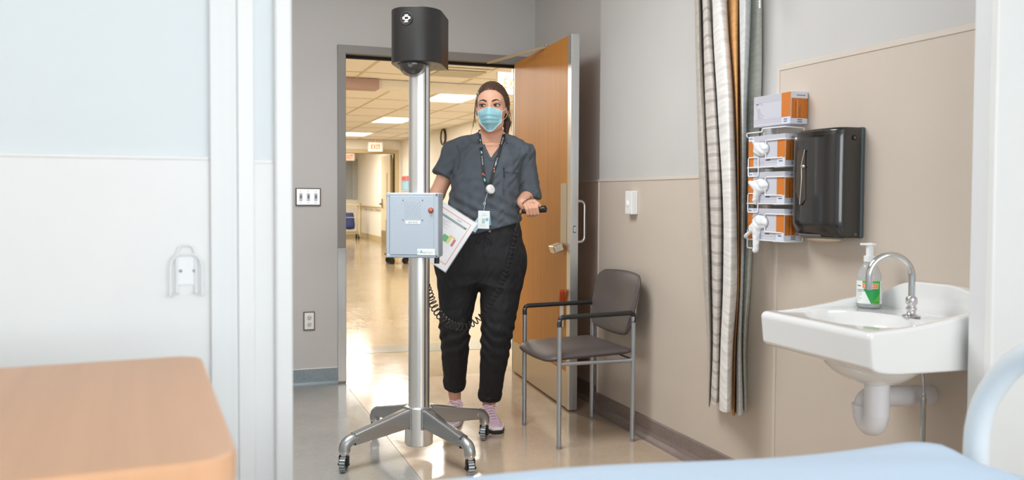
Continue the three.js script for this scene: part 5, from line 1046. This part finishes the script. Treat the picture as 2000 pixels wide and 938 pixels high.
  const handF = p => {
    let d = sdCap(p, wrR, palm, 0.027, 0.026);
    d = smin(d, sdCap(p, J1, J2, 0.021, 0.021), 0.018);
    let f = 1e9; for (const [a, b, r0, r1] of fingers) f = Math.min(f, sdCap(p, a, b, r0, r1));
    d = smin(d, f, 0.006);
    let h = smin(sdCap(p, th0, th1, 0.014, 0.0115), sdCap(p, th1, th2, 0.0112, 0.01), 0.003); h = smin(h, sdCap(p, th2, th3, 0.01, 0.0085), 0.003);
    return smin(d, h, 0.007);
  };
  const J1 = ax0.clone().lerp(ax1, 0.2).add(V3(-0.008, 0.022, -0.018)), J2 = ax0.clone().lerp(ax1, 0.55).add(V3(-0.01, 0.022, -0.016));
  const gHand = surfaceNet(handF, V3(palm.x - 0.09, palm.y - 0.09, palm.z - 0.08), V3(palm.x + 0.1, palm.y + 0.09, palm.z + 0.1), 0.003);
  // other hand, behind the control box, pinching the paper packet
  const pc = J(848, 470, 0.215);
  const f2 = []; for (let k = 0; k < 4; k++) { const o = V3(0.0, -0.032 + k * 0.02, 0), a = pc.clone().add(V3(-0.03, 0.02, -0.03)).add(o), b = pc.clone().add(V3(0.012, -0.002, -0.028)).add(o), c = pc.clone().add(V3(0.034, -0.012, -0.016)).add(o); f2.push([a, b, 0.0098, 0.009], [b, c, 0.009, 0.0075]); }
  const hand2 = p => { let d = sdCap(p, wrL, P2, 0.027, 0.026); let f = 1e9; for (const [a, b, r0, r1] of f2) f = Math.min(f, sdCap(p, a, b, r0, r1)); d = smin(d, f, 0.008); d = smin(d, sdCap(p, P3, T1, 0.014, 0.011), 0.012); return smin(d, sdCap(p, T1, T2, 0.011, 0.0085), 0.004); };
  const P2 = pc.clone().add(V3(-0.036, 0.02, -0.026)), P3 = pc.clone().add(V3(-0.04, 0.04, -0.012)), T1 = pc.clone().add(V3(-0.012, 0.04, 0.016)), T2 = pc.clone().add(V3(0.014, 0.03, 0.017));
  const gHand2 = surfaceNet(hand2, V3(pc.x - 0.12, pc.y - 0.1, pc.z - 0.12), V3(pc.x + 0.08, pc.y + 0.14, pc.z + 0.06), 0.0034);
  const skinM = P(0xdea98d, 0.5, { sheen: 0.15, sheenRoughness: 0.5, bumpMap: tWallB, bumpScale: 0.0001 });
  const bodyM = mesh('body', [spin(gBody), spin(gHead), spin(gHand), spin(gHand2)], skinM, t);

  // ---- eyes, brows, lashes (in head axes)
  const hd = new THREE.Group(); hd.name = 'face'; t.add(hd); hd.applyMatrix4(HM);
  for (const s of [-1, 1]) {
    const ex = s * 0.0325, ez = 0.0705;
    const w = ell(0.016, 0.0068, 0.0112, ex, -0.0012, ez, 24, 14); mesh('eye', w, P(0xe4dcd8, 0.25, { clearcoat: 0.6 }), hd);
    mesh('iris', ell(0.0066, 0.0064, 0.003, ex - 0.0035, -0.0006, ez + 0.0097, 18, 12), S(0x35221a, 0.25), hd);
    const lid = [], low = []; for (let i = 0; i <= 12; i++) { const a = i / 12 * 2 - 1, x = ex + a * 0.0185; const z = ez + 0.0122 * Math.sqrt(Math.max(0, 1 - Math.pow(a * 0.9, 2))); lid.push(V3(x, 0.0056 * (1 - a * a) - 0.0008 + s * a * 0.0016, z)); low.push(V3(x, -0.0074 * (1 - a * a) - 0.001, z - 0.0006)); }
    mesh('eyelashes', [tube(lid, 0.0021, 24, 6), tube(low, 0.0009, 20, 5)], S(0x1d1310, 0.6), hd);
    const br = []; for (let i = 0; i <= 10; i++) { const q = i / 10; const x = s * lerp(0.0125, 0.049, q); br.push(V3(x, 0.0155 + 0.0095 * Math.sin(q * 2.35) - 0.0018 * q * q * 2, 0)); }
    for (const p of br) { let z = 0.13; for (let i = 0; i < 60; i++) { const f = skin0(e3(p.x, p.y, z)); if (f < 0.0005) break; z -= Math.max(0.0006, f * 0.6); } p.z = z; }
    const bg = tube(br, 0.0038, 24, 8); { const pp = bg.attributes.position; const c = new THREE.CatmullRomCurve3(br); for (let i = 0; i <= 24; i++) { const q = i / 24, cc = c.getPointAt(q), k = Math.min(1, 0.75 + q) * (1 - 0.65 * Math.pow(q, 3)); for (let r = 0; r <= 8; r++) { const id = i * 9 + r; pp.setXYZ(id, cc.x + (pp.getX(id) - cc.x) * k, cc.y + (pp.getY(id) - cc.y) * k, cc.z + (pp.getZ(id) - cc.z) * k * 0.6); } } }
    mesh('eyebrow', bg, S(0x2c1b14, 0.7), hd);
  }
  // ---- hair
  const strands = [];
  const hairF0 = q => {
    const wave = 0.0005 * Math.sin(Math.atan2(q.x, q.y + 0.02) * 46 + q.z * 60);
    let d = sdEll(q, e3(0, 0.027, -0.02), e3(0.081, 0.1, 0.1));
    const zh = 0.0 + (q.y + 0.03) * 0.7 - 0.10 * q.x * q.x * 60 * 0.06;
    d = smax(d, q.z - zh, 0.012);
    d = smax(d, -0.05 - q.y - 0.25 * q.z, 0.02);
    d = smin(d, sdEll(q, e3(0, -0.01, -0.1), e3(0.05, 0.05, 0.035)), 0.03);             // gathered at the back
    // twisted side, towards the ponytail
    for (let i = 0; i < 5; i++) { const a = i / 4; d = smin(d, sdEll(q, e3(0.067 + 0.008 * Math.sin(a * 3), 0.055 - 0.085 * a, -0.005 - 0.02 * a), e3(0.013, 0.014, 0.026)), 0.01); }
    d = smin(d, sdCap(q, e3(0.04, -0.02, -0.11), e3(0.064, -0.075, -0.07), 0.026, 0.02), 0.02);
    d = smin(d, sdCap(q, e3(0.064, -0.075, -0.07), e3(0.066, -0.148, -0.035), 0.02, 0.008), 0.015);
    return d + wave + 0.0015 * noise3(q.x * 90, q.y * 40, q.z * 90);
  };
  const hairG = surfaceNet(hairF0, V3(-0.11, -0.18, -0.18), V3(0.115, 0.15, 0.11), 0.0034);
  { const p = hairG.attributes.position, uv = new Float32Array(p.count * 2); for (let i = 0; i < p.count; i++) { uv[2 * i] = Math.atan2(p.getX(i), p.getY(i) + 0.03) / 3.14; uv[2 * i + 1] = p.getZ(i) * 4 + p.getY(i) * 2; } hairG.setAttribute('uv', new THREE.BufferAttribute(uv, 2)); }
  const hairM = P(0x4a3225, 0.42, { bumpMap: tHair, bumpScale: 0.0016, sheen: 0.2 });
  const wisp = (pts, r) => strands.push(tube(pts.map(p => e3(...p)), r * 0.6, 24, 5));
  wisp([[-0.07, 0.05, 0.02], [-0.0775, 0.01, 0.022], [-0.08, -0.04, 0.025], [-0.078, -0.08, 0.03]], 0.0035);
  wisp([[-0.072, 0.045, 0.012], [-0.081, 0.0, 0.015], [-0.085, -0.05, 0.015], [-0.09, -0.1, 0.02]], 0.0024);
  wisp([[-0.07, 0.02, 0.02], [-0.083, -0.05, 0.02], [-0.098, -0.12, 0.02], [-0.103, -0.14, 0.02]], 0.0012);
  wisp([[0.075, 0.035, 0.015], [0.084, 0.0, 0.012], [0.09, -0.04, 0.01], [0.087, -0.085, 0.01]], 0.003);
  wisp([[0.076, 0.02, 0.01], [0.09, -0.03, 0.005], [0.098, -0.07, 0.002], [0.094, -0.12, 0.0]], 0.0015);
  wisp([[0.073, 0.0, 0.015], [0.082, -0.03, 0.02], [0.08, -0.06, 0.02]], 0.0022);
  wisp([[0.06, -0.1, -0.05], [0.075, -0.14, -0.03], [0.07, -0.165, -0.02]], 0.003);
  const hair = mesh('hair', [hairG, ...strands], hairM, t); hair.applyMatrix4(HM);
  hair.userData.label = 'dark brown hair tied back';
  // ---- face mask
  {
    const NU = 40, NV = 36, pos = [], idx = [], col = [];
    const hwOf = v => lerp(0.0575, 0.0525, sst(0, 0.5, v)) - 0.024 * Math.pow(sst(0.6, 1.05, v), 1.3);
    for (let j = 0; j <= NV; j++) for (let i = 0; i <= NU; i++) {
      const v = j / NV, s = i / NU * 2 - 1, hw = hwOf(v), x = s * hw;
      const yt = -0.0125 - 0.018 * Math.pow(Math.abs(s), 1.3), yb = -0.127 + 0.022 * Math.pow(Math.abs(s), 2);
      let y = lerp(yt, yb, v);
      const zc = lerp(0.099, 0.121, sst(0, 0.28, v)) - 0.004 * v - 0.034 * Math.pow(sst(0.4, 1, v), 1.4);
      const zs = 0.049 - 0.006 * v + 0.014 * sst(0.7, 1, v);
      let z = zc - (zc - zs) * Math.pow(Math.abs(s), 1.55);
      const pl = [0.36, 0.54, 0.72]; for (const c of pl) z += 0.0042 * sst(c, c - 0.05, v) * sst(c - 0.18, c - 0.02, v) * (1 - Math.pow(Math.abs(s), 6));
      z += 0.0012 * noise3(s * 9, v * 14, 2) * (1 - v);
      // never inside the face
      const q = e3(x, y, z); for (let n = 0; n < 8; n++) { const f = skin0(q); if (f < 0.0025) { q.z += (0.003 - f); q.x *= 1.004; } }
      pos.push(q.x, q.y, q.z);
    }
    for (let j = 0; j < NV; j++) for (let i = 0; i < NU; i++) { const a = j * (NU + 1) + i, b = a + 1, c = a + NU + 1, d = c + 1; idx.push(a, c, b, b, c, d); }
    const g = new THREE.BufferGeometry(); g.setAttribute('position', new THREE.Float32BufferAttribute(pos, 3)); g.setIndex(idx); g.computeVertexNormals();
    const P3_ = (i, j) => { const k = 3 * (j * (NU + 1) + i); return V3(pos[k], pos[k + 1], pos[k + 2]); };
    const mk = mesh('face_mask', g, P(0x9fd3df, 0.75, { sheen: 0.2 }), t); mk.applyMatrix4(HM);
    const rim = []; for (let i = 0; i <= NU; i += 2) rim.push(P3_(i, 0)); const rimB = []; for (let i = 0; i <= NU; i += 4) rimB.push(P3_(i, NV)); const rimL = [], rimR = []; for (let j = 0; j <= NV; j += 4) { rimL.push(P3_(0, j)); rimR.push(P3_(NU, j)); }
    mesh('edge_tape', [tube(rim, 0.0017, 40, 6), tube(rimB, 0.0015, 30, 6), tube(rimL, 0.0014, 24, 6), tube(rimR, 0.0014, 24, 6)], S(0xe8f3f5, 0.6), mk);
    mesh('ear_loop', [tube([P3_(NU, 1), e3(0.072, -0.012, 0.02), e3(0.079, 0.004, -0.008), e3(0.08, -0.02, -0.025), e3(0.07, -0.055, 0.01), P3_(NU, NV - 14)], 0.0012, 36, 6), tube([P3_(0, 1), e3(-0.072, -0.012, 0.02), e3(-0.079, 0.004, -0.008), e3(-0.08, -0.02, -0.025), e3(-0.07, -0.055, 0.01), P3_(0, NV - 14)], 0.0012, 36, 6)], S(0xf3f6f6, 0.6), mk);
  }
  // ---- shoes
  function shoe(toePx, heelPx, black) {
    const toe = toL(onY(...toePx)), heel = toL(onY(...heelPx)), dir = toe.clone().sub(heel); dir.y = 0; const L = 0.275; const ang = Math.atan2(dir.x, dir.z);
    const g = new THREE.Group(); g.name = 'shoe'; t.add(g); g.position.copy(toe).addScaledVector(dir.normalize(), -L + 0.005); g.position.y = 0; g.rotation.y = ang;
    // local: z from heel (0) to toe (L)
    const half = z => 0.031 + 0.014 * sst(0.06, 0.19, z) - 0.028 * Math.pow(sst(0.2, L + 0.012, z), 2) - 0.012 * sst(0.03, -0.01, z);
    const outl = (p, grow) => { const z = clamp(p.z, 0.012, L - 0.012); const h = half(z) + grow; const dz = p.z - z; return Math.hypot(Math.max(0, Math.abs(p.x) - Math.max(0, h - 0.02)), dz) - 0.02; };
    const sole = p => smax(outl(p, 0.004), Math.abs(p.y - 0.0155) - 0.0145 + 0.004 * sst(0.2, L, p.z), 0.006);
    const upper = p => {
      const top = lerp(0.098, 0.045, sst(0.07, 0.22, p.z)) + 0.012 * sst(0.1, 0.0, p.z) * sst(0.06, 0, p.z);
      let d = smax(outl(p, 0.0) + 0.24 * Math.max(0, p.y - 0.03), p.y - top, 0.03);
      d = smax(d, 0.02 - p.y, 0.004);
      d = smax(d, -sdCap(p, V3(0, 0.08, 0.062), V3(0, 0.16, 0.055), 0.036, 0.042), 0.006);
      return d + 0.0012 * noise3(p.x * 120, p.y * 120, p.z * 120);
    };
    const lo = V3(-0.07, -0.01, -0.03), hi = V3(0.07, 0.13, L + 0.03);
    const up = spin(surfaceNet(upper, lo, hi, 0.0042));
    const soleM = black ? S(0x2b2a2e, 0.6) : S(0xe9e4e6, 0.55);
    const s1 = mesh('sole', surfaceNet(sole, lo, hi, 0.0042), soleM, g);
    if (black) mesh('toe_cap', surfaceNet(p => smax(smax(outl(p, 0.005), Math.abs(p.y - 0.026) - 0.008, 0.004), 0.17 - p.z, 0.01), lo, hi, 0.0045), S(0xefe6e8, 0.5), g);
    mesh('upper', up, P(0xdcbcc9, 0.8, { bumpMap: tWeave, bumpScale: 0.0006, sheen: 0.3 }), g);
    const lace = []; for (let i = 0; i < 5; i++) { const z = 0.095 + i * 0.02, y = lerp(0.096, 0.062, i / 4) ; lace.push(tube([[-0.024, y - 0.012, z], [0, y + 0.001, z + 0.008], [0.024, y - 0.012, z]], 0.003, 14, 6)); }
    lace.push(tube([[0, 0.1, 0.098], [-0.03, 0.104, 0.098], [-0.045, 0.088, 0.104], [-0.02, 0.094, 0.104], [0, 0.1, 0.1]], 0.0026, 24, 6), tube([[0, 0.1, 0.098], [0.03, 0.104, 0.1], [0.042, 0.086, 0.108], [0.02, 0.094, 0.106], [0, 0.1, 0.1]], 0.0026, 24, 6));
    mesh('laces', lace, S(0xe6c9d6, 0.7), g);
  }
  shoe([877, 838], [897, 812], false);
  shoe([971, 848], [951, 823], true);

  // ================================================================ what she wears and holds
  // lanyard with badges
  const chest = p => Math.min(scrub(p), bodyLow(p));
  const stick = (px, py, lift) => toW(onBody(px, py, lift, chest));
  const ln = thing('lanyard', 'black lanyard with coloured dots round the neck, badge reel hanging', 'lanyard');
  function ribbon(pts, width, name, mat, parent) {
    const c = new THREE.CatmullRomCurve3(pts), N = 60, pos = [], uv = [], idx = [], nrm = V3(-0.347, 0, 0.938);
    for (let i = 0; i <= N; i++) { const q = c.getPointAt(i / N), tan = c.getTangentAt(i / N), side = new THREE.Vector3().crossVectors(tan, nrm).normalize(); for (const [s, l] of [[-1, 0], [1, 0], [1, -0.0015], [-1, -0.0015]]) { const r = q.clone().addScaledVector(side, s * width / 2).addScaledVector(nrm, l); pos.push(r.x, r.y, r.z); uv.push(i / N, (s + 1) / 2); } }
    for (let i = 0; i < N; i++) for (let k = 0; k < 4; k++) { const a = i * 4 + k, b = i * 4 + (k + 1) % 4; idx.push(a, b, a + 4, b, b + 4, a + 4); }
    let g = new THREE.BufferGeometry(); g.setAttribute('position', new THREE.Float32BufferAttribute(pos, 3)); g.setAttribute('uv', new THREE.Float32BufferAttribute(uv, 2)); g.setIndex(idx); g = g.toNonIndexed(); g.computeVertexNormals();
    return mesh(name, g, mat, parent);
  }
  const band = (spots, text) => canvasTex(1024, 64, (g, w, h) => {
    g.fillStyle = '#161616'; g.fillRect(0, 0, w, h);
    for (const [u, c, r, y] of spots) { g.fillStyle = c; g.beginPath(); g.moveTo(u * w - r, h * y - r * 0.6); g.lineTo(u * w + r, h * y - r * 0.4); g.lineTo(u * w + r * 0.7, h * y + r * 0.8); g.lineTo(u * w - r * 0.9, h * y + r * 0.5); g.fill(); }
    g.strokeStyle = '#d9d9d9'; g.fillStyle = '#c9c9c9'; for (const u of text) { g.lineWidth = 4; g.beginPath(); g.arc(u * w, h / 2, 11, 0, 7); g.stroke(); for (let i = 0; i < 12; i++) g.fillRect(u * w + 22 + i * 9, h * 0.36, 6, h * 0.26); }
  });
  const lp = [[936.5, 262], [938, 275], [939.5, 292], [942, 312], [944, 332], [946, 350], [950, 362]].map(([x, y]) => stick(x, y, 0.006));
  const rp = [[984, 264], [980, 280], [975, 298], [969, 317], [964, 335], [960, 350], [957, 362]].map(([x, y]) => stick(x, y, 0.007));
  const cy = '#6cc7d8', or = '#ee7a4a', ye = '#f0dca0', re = '#d95b50';
  ribbon(lp, 0.0165, 'strap', S(0xffffff, 0.6, { map: band([[0.10, cy, 20, 0.5], [0.17, ye, 14, 0.5], [0.22, cy, 14, 0.3], [0.28, or, 18, 0.6], [0.31, ye, 12, 0.3], [0.50, cy, 24, 0.5], [0.83, or, 16, 0.3], [0.85, re, 14, 0.7], [0.92, cy, 26, 0.5]], [0.57]) }), ln);
  ribbon(rp, 0.0165, 'strap', S(0xffffff, 0.6, { map: band([[0.08, or, 12, 0.4], [0.14, cy, 24, 0.5], [0.66, cy, 24, 0.5], [0.74, or, 18, 0.4], [0.78, ye, 12, 0.7]], [0.2, 0.58]) }), ln);
  const nb = J(975, 258, -0.085), nb2 = J(950, 258, -0.085);
  ribbon([lp[0], toW(J(938, 256, -0.04)), toW(nb2), toW(nb), toW(J(985, 257, -0.04)), rp[0]], 0.0165, 'strap', S(0x171717, 0.6), ln);
  const reel = stick(957.5, 370, 0.014);
  mesh('badge_reel', tf(lathe([[0.001, 0.007], [0.014, 0.0065], [0.0165, 0.004], [0.0165, -0.004], [0.001, -0.005]], 32), o => { o.rotation.set(1.35, 0, -0.45); o.position.copy(reel); o.scale.set(1.6, 1.6, 1.45); }), M.whitePlastic, ln);
  const bt = stick(945, 411, 0.012), rr = stick(952, 377, 0.012);
  mesh('reel_cord', [path([reel, rr, stick(948, 390, 0.009), bt], 0.0013, 6)], S(0xdde3e6, 0.4), ln);
  mesh('clip', [tf(new THREE.TorusGeometry(0.006, 0.0016, 8, 18), o => { const q = stick(946, 398, 0.01); o.position.copy(q); o.rotation.y = YAW; })], M.chrome, ln);
  function card(px0, py0, px1, py1, lift, art, name, rot = 0, w_ = 64, h_ = 96) {
    const c = stick((px0 + px1) / 2, (py0 + py1) / 2, lift), w = (px1 - px0) / 385, h = (py1 - py0) / 385;
    const g = new THREE.Group(); g.name = name; ln.add(g); g.position.copy(c); g.rotation.set(0, YAW, rot, 'YXZ');
    mesh('sleeve', bx(w, h, 0.0018, 0, 0, 0, 0.0008), P(0xdfe9ee, 0.2, { clearcoat: 1 }), g);
    if (art) mesh('print', tf(new THREE.PlaneGeometry(w * 0.94, h * 0.95), o => { o.position.z = 0.0012; }), S(0xffffff, 0.35, { map: canvasTex(w_ * 3, h_ * 3, art) }), g);
    return g;
  }
  card(929, 411, 942, 455, 0.012, (g, w, h) => { g.fillStyle = '#bcd0dd'; g.fillRect(0, 0, w, h); g.fillStyle = '#e8f1f5'; g.fillRect(w * 0.3, 0, w * 0.15, h); }, 'card_holder', -0.62);
  card(946, 416, 958, 440, 0.017, (g, w, h) => { g.fillStyle = '#22b4c4'; g.fillRect(0, 0, w, h); }, 'badge_card', 0.12);
  card(933.5, 412, 956, 447, 0.022, (g, w, h) => { g.fillStyle = '#eef5f6'; g.fillRect(0, 0, w, h); g.fillStyle = '#9fb0b8'; g.fillRect(w * 0.35, h * 0.14, w * 0.4, 5); g.fillRect(w * 0.3, h * 0.24, w * 0.5, 7); g.fillStyle = '#a9cfc6'; g.fillRect(w * 0.34, h * 0.42, w * 0.28, h * 0.3); g.fillStyle = '#9db3c8'; g.beginPath(); g.arc(w * 0.8, h * 0.48, w * 0.14, 0, 7); g.fill(); g.fillStyle = '#b9c4c9'; g.fillRect(w * 0.15, h * 0.8, w * 0.6, 5); g.fillRect(w * 0.15, h * 0.87, w * 0.5, 4); }, 'badge_card', -0.03);
  // pen in the chest pocket
  { const a = stick(984, 329, 0.006), b = stick(984.5, 346, 0.005), p = thing('pen', 'dark pen clipped in the scrub top pocket', 'pen'); mesh('barrel', path([a, b], 0.0028, 8), M.blackPlastic, p); mesh('clip', [ell(0.0042, 0.0042, 0.0042, a.x, a.y, a.z, 12, 8)], M.blackPlastic, p); }

  // paper packet in a clear sleeve, held behind the control box
  {
    const d0 = D0 - 0.235, A = at(932, 437, d0), B = at(870, 532, d0), C = at(861, 391, d0);       // top right, bottom right, top left of the sheet
    const right = A.clone().sub(C), down = B.clone().sub(A); const w = right.length(), h = down.length();
    right.normalize(); const nz = new THREE.Vector3().crossVectors(right, down.clone().normalize().negate()).normalize(); const up = new THREE.Vector3().crossVectors(nz, right);
    const mid = C.clone().addScaledVector(right, w / 2).addScaledVector(up, -h / 2);
    const o = thing('paper_packet', 'orange-bordered information sheets in a clear sleeve, held behind the control box', 'papers', [mid.x, mid.y, mid.z]);
    o.quaternion.setFromRotationMatrix(new THREE.Matrix4().makeBasis(right, up, nz));
    const map = canvasTex(680, 880, (g, W_, H_) => {
      g.fillStyle = '#f2f3f7'; g.fillRect(0, 0, W_, H_);
      g.strokeStyle = '#dd8b52'; g.lineWidth = 12; g.strokeRect(60, 62, W_ - 120, H_ - 150);
      g.fillStyle = '#4d8a7e'; g.font = 'italic 30px serif'; g.fillStyle = '#8fb4c2'; g.fillRect(380, 92, 90, 12); g.fillRect(400, 110, 60, 6);
      g.fillStyle = '#1c5a50'; g.fillRect(84, 138, W_ - 168, 34); g.fillStyle = '#cfe3df'; for (let i = 0; i < 22; i++) g.fillRect(110 + i * 20, 150, 14, 9);
      g.fillStyle = '#a5aab2'; for (let i = 0; i < 7; i++) g.fillRect(100, 200 + i * 18, 240 - (i % 3) * 40, 6);
      g.fillStyle = '#b4b8c0'; for (let i = 0; i < 5; i++) g.fillRect(100, 350 + i * 18, 180 - (i % 2) * 30, 6);
      g.fillStyle = '#37b45a'; g.fillRect(330, 395, 95, 105); g.fillStyle = '#d8e27a'; g.fillRect(425, 385, 50, 115); g.fillStyle = '#f1efe4'; g.fillRect(475, 385, 40, 100); g.fillStyle = '#d03a48'; g.fillRect(515, 385, 40, 120); g.fillStyle = '#f0c84f'; g.fillRect(425, 362, 100, 22);
      g.fillStyle = '#9aa0aa'; for (let i = 0; i < 5; i++) g.fillRect(110, 660 + i * 20, 300 - (i % 3) * 50, 6);
      g.fillStyle = '#6d9fb8'; g.fillRect(300, 756, 110, 10); g.fillStyle = '#5a6670'; g.fillRect(420, 690, 60, 26);
    });
    mesh('sheet', tf(new THREE.PlaneGeometry(w * 0.97, h * 0.97), q => { q.position.z = 0.0046; }), S(0xffffff, 0.35, { map }), o);
    for (let i = 0; i < 3; i++) mesh('sheet', tf(bx(w * (0.985 - i * 0.004), h * (0.985 - i * 0.003), 0.0016, 0, 0, 0.0035 - i * 0.0035), q => { q.rotation.z = (i - 1) * 0.008; }), S(0xeff0f3, 0.5), o);
    mesh('sleeve', [bx(w * 1.02, h * 1.015, 0.0006, 0, 0, 0.0056), bx(w * 1.02, h * 1.015, 0.0006, 0, 0, -0.007)], P(0xffffff, 0.12, { transmission: 0.92, thickness: 0, ior: 1.4 }), o);
  }
  // call handset with its coiled cord
  {
    const hs = thing('call_handset', 'black handset on a long coiled cord, held in one hand', 'handset');
    const a = toW(ax0.clone().addScaledVector(axd, 0.0)), b = toW(ax0.clone().addScaledVector(axd, 0.128));
    const dir = b.clone().sub(a).normalize(), q = new THREE.Quaternion().setFromUnitVectors(V3(0, 1, 0), dir);
    const body = lathe([[0.001, 0], [0.008, 0.001], [0.011, 0.01], [0.0135, 0.03], [0.0145, 0.07], [0.0165, 0.1], [0.0185, 0.115], [0.0175, 0.124], [0.011, 0.128], [0.001, 0.129]], 24); body.applyQuaternion(q); body.translate(a.x, a.y, a.z);
    mesh('grip', body, M.blackSatin, hs);
    const tipb = ell(0.006, 0.004, 0.006); tipb.applyQuaternion(q); const tb = a.clone().addScaledVector(dir, 0.128); tipb.translate(tb.x, tb.y, tb.z); mesh('push_button', tipb, P(0x3a3a3c, 0.15, { clearcoat: 1 }), hs);
    mesh('lead', tube([a.clone().addScaledVector(dir, 0.004), toW(J(1016, 421, 0.15)), toW(J(1012, 434, 0.17)), toW(J(1007, 448, 0.175))], 0.0032, 24, 8), M.blackSatin, hs);
    mesh('wrist_loop', tube([toW(J(1019, 407, 0.14)), toW(J(1022, 396, 0.165)), toW(J(1030, 390, 0.165)), toW(J(1038, 387, 0.14)), toW(J(1036, 384, 0.1))], 0.0022, 24, 6), M.blackSatin, hs);
    const lift = 0.022, cp = [[1007, 448], [1003, 472], [998, 500], [989, 530], [978, 556], [965, 580], [952, 603], [938, 622], [922, 635], [905, 641], [888, 639], [872, 631], [858, 617], [848, 601], [842, 585]];
    let pts = cp.map(([x, y]) => toW(onBody(x, y, lift, legs)));
    const dd = p => p.clone().sub(EYEP).dot(V3(0.347, 0, -0.938));
    const ref = pts.map(dd); for (let i = 0; i < pts.length; i++) { const q2 = i / (pts.length - 1); const d = Math.min(ref[i], lerp(4.32, 4.2, q2)); const near = lerp(d, 4.12, sst(0.55, 1, q2)); pts[i] = at(cp[i][0], cp[i][1], near); }
    pts.push(at(832, 560, 4.05), at(826, 540, 4.0));
    // even out the depth so that the cord hangs in one smooth sweep
    for (let k = 0; k < 4; k++) { const c0 = pts.map(p => p.clone()); for (let i = 1; i < pts.length - 1; i++) pts[i].lerp(c0[i - 1].clone().add(c0[i + 1]).multiplyScalar(0.5), 0.15); }
    const c = new THREE.CatmullRomCurve3(pts), turns = 44, per = 12, fr = c.computeFrenetFrames(turns * per, false), hp = [];
    const len = c.getLength();
    for (let i = 0; i <= turns * per; i++) { const u = i / (turns * per), p = c.getPointAt(u), an = i / per * Math.PI * 2; const R = 0.0135 * sst(0, 0.03, u) * lerp(0.75, 1.25, sst(0.2, 0.8, u)) + 0.002; const s = V3(0.938, 0, 0.347), n = V3(-0.347, 0, 0.938), tan = c.getTangentAt(u); const e1 = new THREE.Vector3().crossVectors(tan, n).normalize(), e2 = new THREE.Vector3().crossVectors(e1, tan).normalize(); hp.push(p.addScaledVector(e1, Math.cos(an) * R).addScaledVector(e2, Math.sin(an) * R)); }
    mesh('coiled_cord', new THREE.TubeGeometry(new THREE.CatmullRomCurve3(hp), turns * 22, 0.003, 6, false), M.blackSatin, hs);
  }
}
renderer.render(scene, camera);
